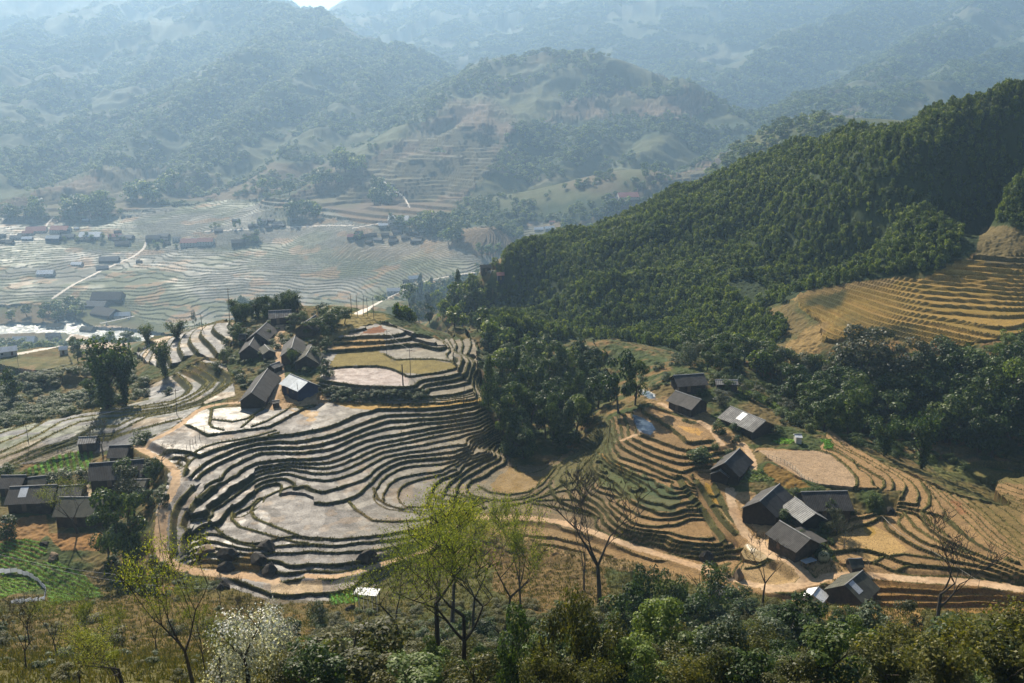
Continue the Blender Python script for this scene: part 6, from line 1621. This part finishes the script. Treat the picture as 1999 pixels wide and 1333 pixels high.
grove([(1380, 800), (1440, 840), (1440, 900), (1500, 960), (1600, 960), (1690, 970), (1720, 1000), (1620, 1040), (1640, 1100), (1560, 1070), (1470, 1000), (1400, 900)], 22, ["bush", "grey", "bush_mid"], 20, 27, "garden_shrub", "shrub between the houses of the right hamlet", "shrubs between the right hamlet houses", 18, 16)
grove([(10, 622), (60, 612), (110, 605), (165, 600), (170, 622), (120, 626), (60, 628), (0, 632)], 14, ["dark_far", "mid_far"], 26, 26, "riverside_tree", "dark tree in the riverside grove above the rapids", "trees of the riverside grove", 10, 10)
grove([(1380, 745), (1440, 745), (1500, 775), (1560, 800), (1600, 830), (1580, 850), (1500, 800), (1430, 770)], 20, ["bush", "bush_mid", "grey"], 24, 34, "garden_shrub", "low shrub on the garden slope above the patched roof house", "shrubs above the patched roof house", 11, 16)
grove([(640, 762), (700, 766), (830, 768), (830, 782), (700, 784), (640, 786)], 22, ["bush"], 17, 26, "bank_shrub", "dark shrub growing on the tall bank under the pink pond", "shrubs of the tall knoll bank", 12, 12)
grove([(800, 1300), (1000, 1290), (1200, 1290), (1400, 1290), (1600, 1290), (1750, 1280), (1999, 1300), (1999, 1350), (1000, 1360), (560, 1360), (560, 1310)], 46, ["olive", "mid", "dark", "bamboo_gold", "bright"], 80, 95, "slope_bush", "dark olive bush on the near slope at the bottom", "bushes of the near slope", 13, 36)
grove([(1050, 1215), (1180, 1190), (1420, 1195), (1560, 1205), (1780, 1235), (1999, 1240), (1999, 1300), (1500, 1290), (1050, 1290)], 40, ["olive", "mid", "bush_mid", "dark", "grey"], 52, 66, "slope_bush", "green bush in the thicket just below the lower path", "bushes below the lower path", 14, 26)
grove([(-20, 1200), (300, 1195), (560, 1220), (560, 1340), (-20, 1340)], 14, ["olive", "bush", "bush_mid", "olive"], 34, 48, "slope_bush", "low olive bush on the grassy slope at the bottom left", "bushes of the bottom left slope", 16, 30)
grove([(-10, 1230), (330, 1215), (600, 1250), (600, 1340), (-10, 1340)], 11, ["bare", "spring_thin", "spring_thin"], 105, 75, "bare_tree", "thin sparse leafed tree on the grassy slope at the bottom left", "thin trees of the bottom left slope", 19, 40)
grove([(560, 1240), (760, 1230), (1000, 1240), (1040, 1300), (560, 1300)], 12, ["olive", "bush", "dark"], 46, 62, "slope_bush", "dark bush under the spring trees at the bottom", "bushes under the spring trees", 15, 30)
for k_, (cu, cv, n_, w_, h_, lb) in enumerate([(285, 392, 10, 60, 40, "tree in the dark wood at the foot of the left hills"), (340, 365, 5, 34, 34, "tree in the small wood right of the dark left wood"), (160, 418, 12, 60, 34, "tree of the left foot hill grove above the valley village"), (205, 416, 6, 36, 36, "tree beside the left foot hill grove"), (40, 425, 8, 50, 24, "tree of the grove at the far left of the valley"), (72, 420, 4, 24, 30, "tall tree by the branching valley road"),
    (590, 420, 9, 56, 30, "tree in the grove under the terraced ridge"), (540, 375, 8, 60, 26, "tree on the lower left flank of the middle hill"), (680, 330, 12, 60, 34, "tree in the wood on the ridge of the middle hill"), (640, 360, 8, 60, 24, "tree below the ridge wood of the middle hill"), (745, 395, 8, 40, 34, "tree by the track above the middle village"), (735, 365, 3, 18, 22, "tall tree on the ridge above the middle village"), (700, 470, 3, 14, 18, "dark tree at the left end of the middle village"), (790, 440, 12, 90, 20, "tree amid the houses of the middle village"), (850, 445, 10, 60, 30, "tree right of the middle village"), (885, 470, 6, 24, 36, "tree in the tall clump beside the brown terraced mound"), (955, 498, 7, 44, 22, "tree in front of the brown terraced mound"), (950, 525, 5, 40, 16, "tree by the bare road end"), (900, 560, 6, 60, 22, "tree along the stream track"),
    (485, 470, 8, 36, 16, "tree in the clump right of the red school"), (320, 480, 6, 60, 12, "tree among houses at the top of the white road"), (180, 470, 10, 160, 12, "tree among the houses of the valley village"), (1205, 410, 7, 50, 24, "tree around the long red house on the spur"), (1280, 345, 4, 50, 22, "tree along the terraced spur track"), (470, 440, 8, 120, 12, "tree on the upper valley terraces")]):
    grove([(cu - w_ / 2, cv - 7), (cu + w_ / 2, cv - 8), (cu + w_ / 2, cv + 6), (cu - w_ / 2, cv + 7)], n_, ["dark_far", "mid_far"], h_, h_ * .95, "valley_tree", lb, "valley trees, " + lb.split(" in ")[-1].split(" of ")[-1], 40 + k_, max(5, h_ * .28))

# --- woods that read as one mass: instances of the crowns above
def scatter(name, label, P, W_, H_, keys, seed=1):
    keys = [k_ for k_ in keys if k_ in SRC]
    g_ = np.random.default_rng(seed); n = len(P)
    me = bpy.data.meshes.new(name)
    me.vertices.add(n); me.vertices.foreach_set("co", np.asarray(P, np.float32).ravel())
    a = me.attributes.new("size3", 'FLOAT_VECTOR', 'POINT'); a.data.foreach_set("vector", np.c_[W_, W_, H_].astype(np.float32).ravel())
    a = me.attributes.new("turn", 'FLOAT_VECTOR', 'POINT'); a.data.foreach_set("vector", np.c_[np.zeros(n), np.zeros(n), g_.uniform(0, 6.28, n)].astype(np.float32).ravel())
    a = me.attributes.new("pick", 'INT', 'POINT'); a.data.foreach_set("value", g_.integers(0, len(keys), n).astype(np.int32))
    o = bpy.data.objects.new(name, me); COL.objects.link(o)
    gt = bpy.data.node_groups.new(name + "_scatter", 'GeometryNodeTree')
    gt.interface.new_socket("Geometry", in_out='INPUT', socket_type='NodeSocketGeometry')
    gt.interface.new_socket("Geometry", in_out='OUTPUT', socket_type='NodeSocketGeometry')
    gi = gt.nodes.new("NodeGroupInput"); go = gt.nodes.new("NodeGroupOutput"); jn = gt.nodes.new("GeometryNodeJoinGeometry")
    def attr(nm, tp):
        q = gt.nodes.new("GeometryNodeInputNamedAttribute"); q.data_type = tp; q.inputs["Name"].default_value = nm
        return q.outputs["Attribute"]
    sz, tn, pk = attr("size3", 'FLOAT_VECTOR'), attr("turn", 'FLOAT_VECTOR'), attr("pick", 'INT')
    for k_, key in enumerate(keys):
        ob = gt.nodes.new("GeometryNodeObjectInfo"); ob.transform_space = 'ORIGINAL'; ob.inputs["Object"].default_value = SRC[key]; ob.inputs["As Instance"].default_value = True
        cp = gt.nodes.new("FunctionNodeCompare"); cp.data_type = 'INT'; cp.operation = 'EQUAL'
        ii_ = [s for s in cp.inputs if s.enabled and s.type == 'INT']
        gt.links.new(pk, ii_[0]); ii_[1].default_value = k_
        ip = gt.nodes.new("GeometryNodeInstanceOnPoints")
        gt.links.new(gi.outputs[0], ip.inputs["Points"]); gt.links.new(cp.outputs[0], ip.inputs["Selection"]); gt.links.new(ob.outputs["Geometry"], ip.inputs["Instance"])
        gt.links.new(sz, ip.inputs["Scale"])
        er = gt.nodes.new("FunctionNodeEulerToRotation"); gt.links.new(tn, er.inputs[0]); gt.links.new(er.outputs[0], ip.inputs["Rotation"])
        gt.links.new(ip.outputs[0], jn.inputs[0])
    gt.links.new(jn.outputs[0], go.inputs[0])
    md = o.modifiers.new("scatter", 'NODES'); md.node_group = gt
    tag(o, label, None, None, "stuff")
    return o

dr = np.gradient(RR)
cell = (Rg * np.gradient(AZ)[None] * dr[:, None]).ravel()
def sample(idx, spacing, seed):
    g_ = np.random.default_rng(seed)
    k_ = idx[g_.random(len(idx)) < cell[idx] / spacing ** 2]
    P = np.c_[x[k_], y[k_], Zr[k_]] + np.c_[g_.uniform(-.5, .5, (len(k_), 2)) * spacing * .5, np.zeros(len(k_))]
    return k_, P

ii = np.nonzero((r > 330) & (r < 800) & ((cat == 0) | (cat == 8)) & (x > -40))[0]
UU, VV = project(x, y, Zr)
inF = in_poly(UU[ii], VV[ii] + (a1[ii] - .5) * 20, FOREST)
bare = np.zeros(len(ii), bool)
for pl in ([(1880, 450), (1915, 435), (2080, 465), (2080, 530), (1910, 530), (1870, 500)], [(1415, 552), (1470, 540), (1505, 578), (1480, 592), (1430, 575)], [(1640, 560), (1690, 540), (1760, 535), (1740, 560), (1600, 580), (1530, 592), (1540, 572)], [(1085, 672), (1160, 662), (1195, 690), (1180, 716), (1100, 710)]):
    bare |= in_poly(UU[ii], VV[ii], pl)
k_, P = sample(ii[inF & ~bare], 2.0, 5)
sz = np.random.default_rng(9).uniform(.7, 1.35, len(P))
dk = fbm(P[:, 0] / 40, P[:, 1] / 40, 3, 44)
hgt_ = (4.2 + 2.6 * dk) * sz
scatter("hillside_wood", "dense dark green wood covering the right hillside", P + [0, 0, -.9], 2.9 * sz, hgt_ * .86, [("dark_far", 0), ("dark_far", 1), ("dark_far", 2), ("mid_far", 0), ("mid_far", 1), ("mid_far", 2), ("dark_far", 3)], 2)
# far slopes
ii = np.nonzero((r > 980) & (r < 5400) & (cat == 8) & (np.abs(x) < .62 * y))[0]
wd = fbm(x[ii] / 260, y[ii] / 260, 4, 81) * .62 + fbm(x[ii] / 70, y[ii] / 70, 3, 85) * .38
k_, P = sample(ii[wd < .53], 10.5, 6)
sz = np.random.default_rng(10).uniform(.6, 1.4, len(P)) * np.interp(np.hypot(P[:, 0], P[:, 1]), [1600, 5400], [1, 1.7])
scatter("far_wood", "scattered woods on the hazy far slopes", P + [0, 0, -1.0], 11.5 * sz, 10.0 * sz, [("dark_far", 0), ("mid_far", 1), ("dark_far", 2), ("mid_far", 2)], 3)
# bushes on the wild slopes
def bushes(name, label, poly, r0, r1, spacing, w_, h_, keys, seed, cut=.45):
    ii = np.nonzero((r > r0) & (r < r1) & ((cat == 0) | (cat == 6) & False))[0]
    ii = ii[in_poly(UU[ii], VV[ii], poly)]
    ii = ii[fbm(x[ii] / 7, y[ii] / 7, 3, seed) > cut]
    k_, P = sample(ii, spacing, seed)
    s_ = np.random.default_rng(seed).uniform(.5, 1.4, len(P))
    scatter(name, label, P + [0, 0, -.3], w_ * s_, h_ * s_, keys, seed)
bushes("undergrowth", "bushy undergrowth on the slope left of the knoll", [(-60, 740), (100, 730), (260, 700), (300, 780), (230, 800), (100, 822), (-60, 850)], 300, 480, 2.3, 4.0, 2.7, [("bush", 0), ("bush_mid", 0), ("bush_mid", 1), ("bush", 1)], 51, .40)
bushes("undergrowth", "low scrub in the ravines and around the hamlets", [(880, 640), (960, 690), (1000, 750), (1250, 740), (1330, 690), (1640, 690), (1650, 660), (1860, 695), (2060, 640), (2060, 1000), (1900, 930), (1700, 880), (1600, 840), (1500, 820), (1300, 760), (1230, 800), (1100, 890), (980, 890), (950, 780), (900, 700)], 230, 480, 3.4, 3.4, 2.2, [("bush", 0), ("bush", 1), ("bush_mid", 0), ("bush_mid", 1)], 52, .42)
bushes("undergrowth", "scrub around the left village and the path bend", [(200, 900), (300, 890), (330, 950), (300, 1080), (430, 1150), (300, 1170), (210, 1150), (200, 1060), (215, 980)], 170, 260, 2.0, 2.2, 1.3, [("bush", 0), ("bush_mid", 0), ("bush", 2)], 53, .42)
bushes("undergrowth", "dark scrub dotted over the grassy slope at the bottom left", [(-80, 1180), (320, 1170), (620, 1185), (560, 1380), (-80, 1380)], 50, 190, 3.4, 1.5, .9, [("olive", 1), ("bush", 1)], 56, .60)
bushes("undergrowth", "scrub on the near slope at the bottom", [(620, 1185), (960, 1180), (1200, 1180), (1500, 1180), (1800, 1215), (2080, 1230), (2080, 1380), (560, 1380)], 50, 190, 2.1, 2.3, 1.5, [("bush_mid", 0), ("olive", 2), ("olive", 0), ("olive", 1)], 54, .48)
bushes("undergrowth", "garden scrub of the knoll hamlet", [(440, 640), (470, 625), (640, 600), (690, 610), (640, 660), (630, 760), (560, 700), (540, 690), (530, 760), (455, 770), (440, 720)], 240, 350, 3.4, 2.4, 1.5, [("bush", 0), ("bush_mid", 0), ("bush_mid", 2)], 55, .46)

# grass along the terrace banks and over the wild ground, one mesh of small blades
def blades(name, label, P, h_, w_, mat, per, seed):
    g_ = np.random.default_rng(seed)
    P = np.repeat(P, per, 0); n = len(P)
    P = P + np.c_[g_.normal(0, .22, (n, 2)), np.full(n, -.03)]
    a = g_.uniform(0, 6.28, n); hh = h_ * g_.uniform(.5, 1.4, n); ww = w_ * g_.uniform(.6, 1.3, n)
    d = np.c_[np.cos(a), np.sin(a), np.zeros(n)]; ln = np.c_[g_.normal(0, .35, (n, 2)), np.ones(n)]
    V_ = np.stack([P - d * ww[:, None], P + d * ww[:, None], P + d * ww[:, None] * .3 + ln * hh[:, None], P - d * ww[:, None] * .3 + ln * hh[:, None]], 1).reshape(-1, 3)
    me = bpy.data.meshes.new(name)
    me.vertices.add(4 * n); me.loops.add(4 * n); me.polygons.add(n)
    me.vertices.foreach_set("co", V_.astype(np.float32).ravel())
    me.loops.foreach_set("vertex_index", np.arange(4 * n, dtype=np.int32))
    me.polygons.foreach_set("loop_start", np.arange(0, 4 * n, 4, dtype=np.int32))
    me.update(calc_edges=True); me.materials.append(mat)
    o = bpy.data.objects.new(name, me); COL.objects.link(o); tag(o, label, None, None, "stuff")

ii = np.nonzero((cat == 2) & (r > 150) & (r < 345) & (lip > .25))[0]
k_, P = sample(ii, .55, 61)
blades("bank_grass", "short grass growing on the terrace banks", P, .30, .07, M_GRASS, 4, 61)
ii = np.nonzero((cat == 0) & (r > 50) & (r < 200) & (np.abs(x) < .6 * y))[0]
k_, P = sample(ii, .75, 62)
blades("grass", "dry grass and weeds on the near slope", P, .42, .07, M_GRASS, 5, 62)
ii = np.nonzero((cat == 6) & (r > 140) & (r < 340))[0]
k_, P = sample(ii, .55, 63)
blades("crop_leaves", "leafy vegetables growing in rows in the plots", P, .28, .10, M_LEAF_BRIGHT, 3, 63)
# ------------------------------------------------------------------ the air between here and the far mountains
hm = bpy.data.materials.new("haze_air"); hm.use_nodes = True
hn = hm.node_tree
hn.nodes.remove(hn.nodes["Principled BSDF"])
pv = hn.nodes.new("ShaderNodeVolumePrincipled")
pv.inputs["Color"].default_value = (.46, .71, 1.0, 1)
pv.inputs["Density"].default_value = .00013
pv.inputs["Anisotropy"].default_value = .38
hn.links.new(pv.outputs[0], hn.nodes["Material Output"].inputs["Volume"])
bmh = bmesh.new()
bmesh.ops.create_cube(bmh, size=1.0)
bmesh.ops.scale(bmh, vec=(30000, 19600, 1), verts=bmh.verts)
zlo, zhi = float(Zr.min()) - 1.0, max(float(Zr.max()), 185.0) + 5.0
for v_ in bmh.verts:
    v_.co.z = zhi if v_.co.z > 0 else zlo
    v_.co.y += 9200
me = bpy.data.meshes.new("haze"); bmh.to_mesh(me); bmh.free()
me.materials.append(hm)
ho = bpy.data.objects.new("haze", me); COL.objects.link(ho)
ho["kind"] = "stuff"; ho["label"] = "pale blue haze filling the valley"
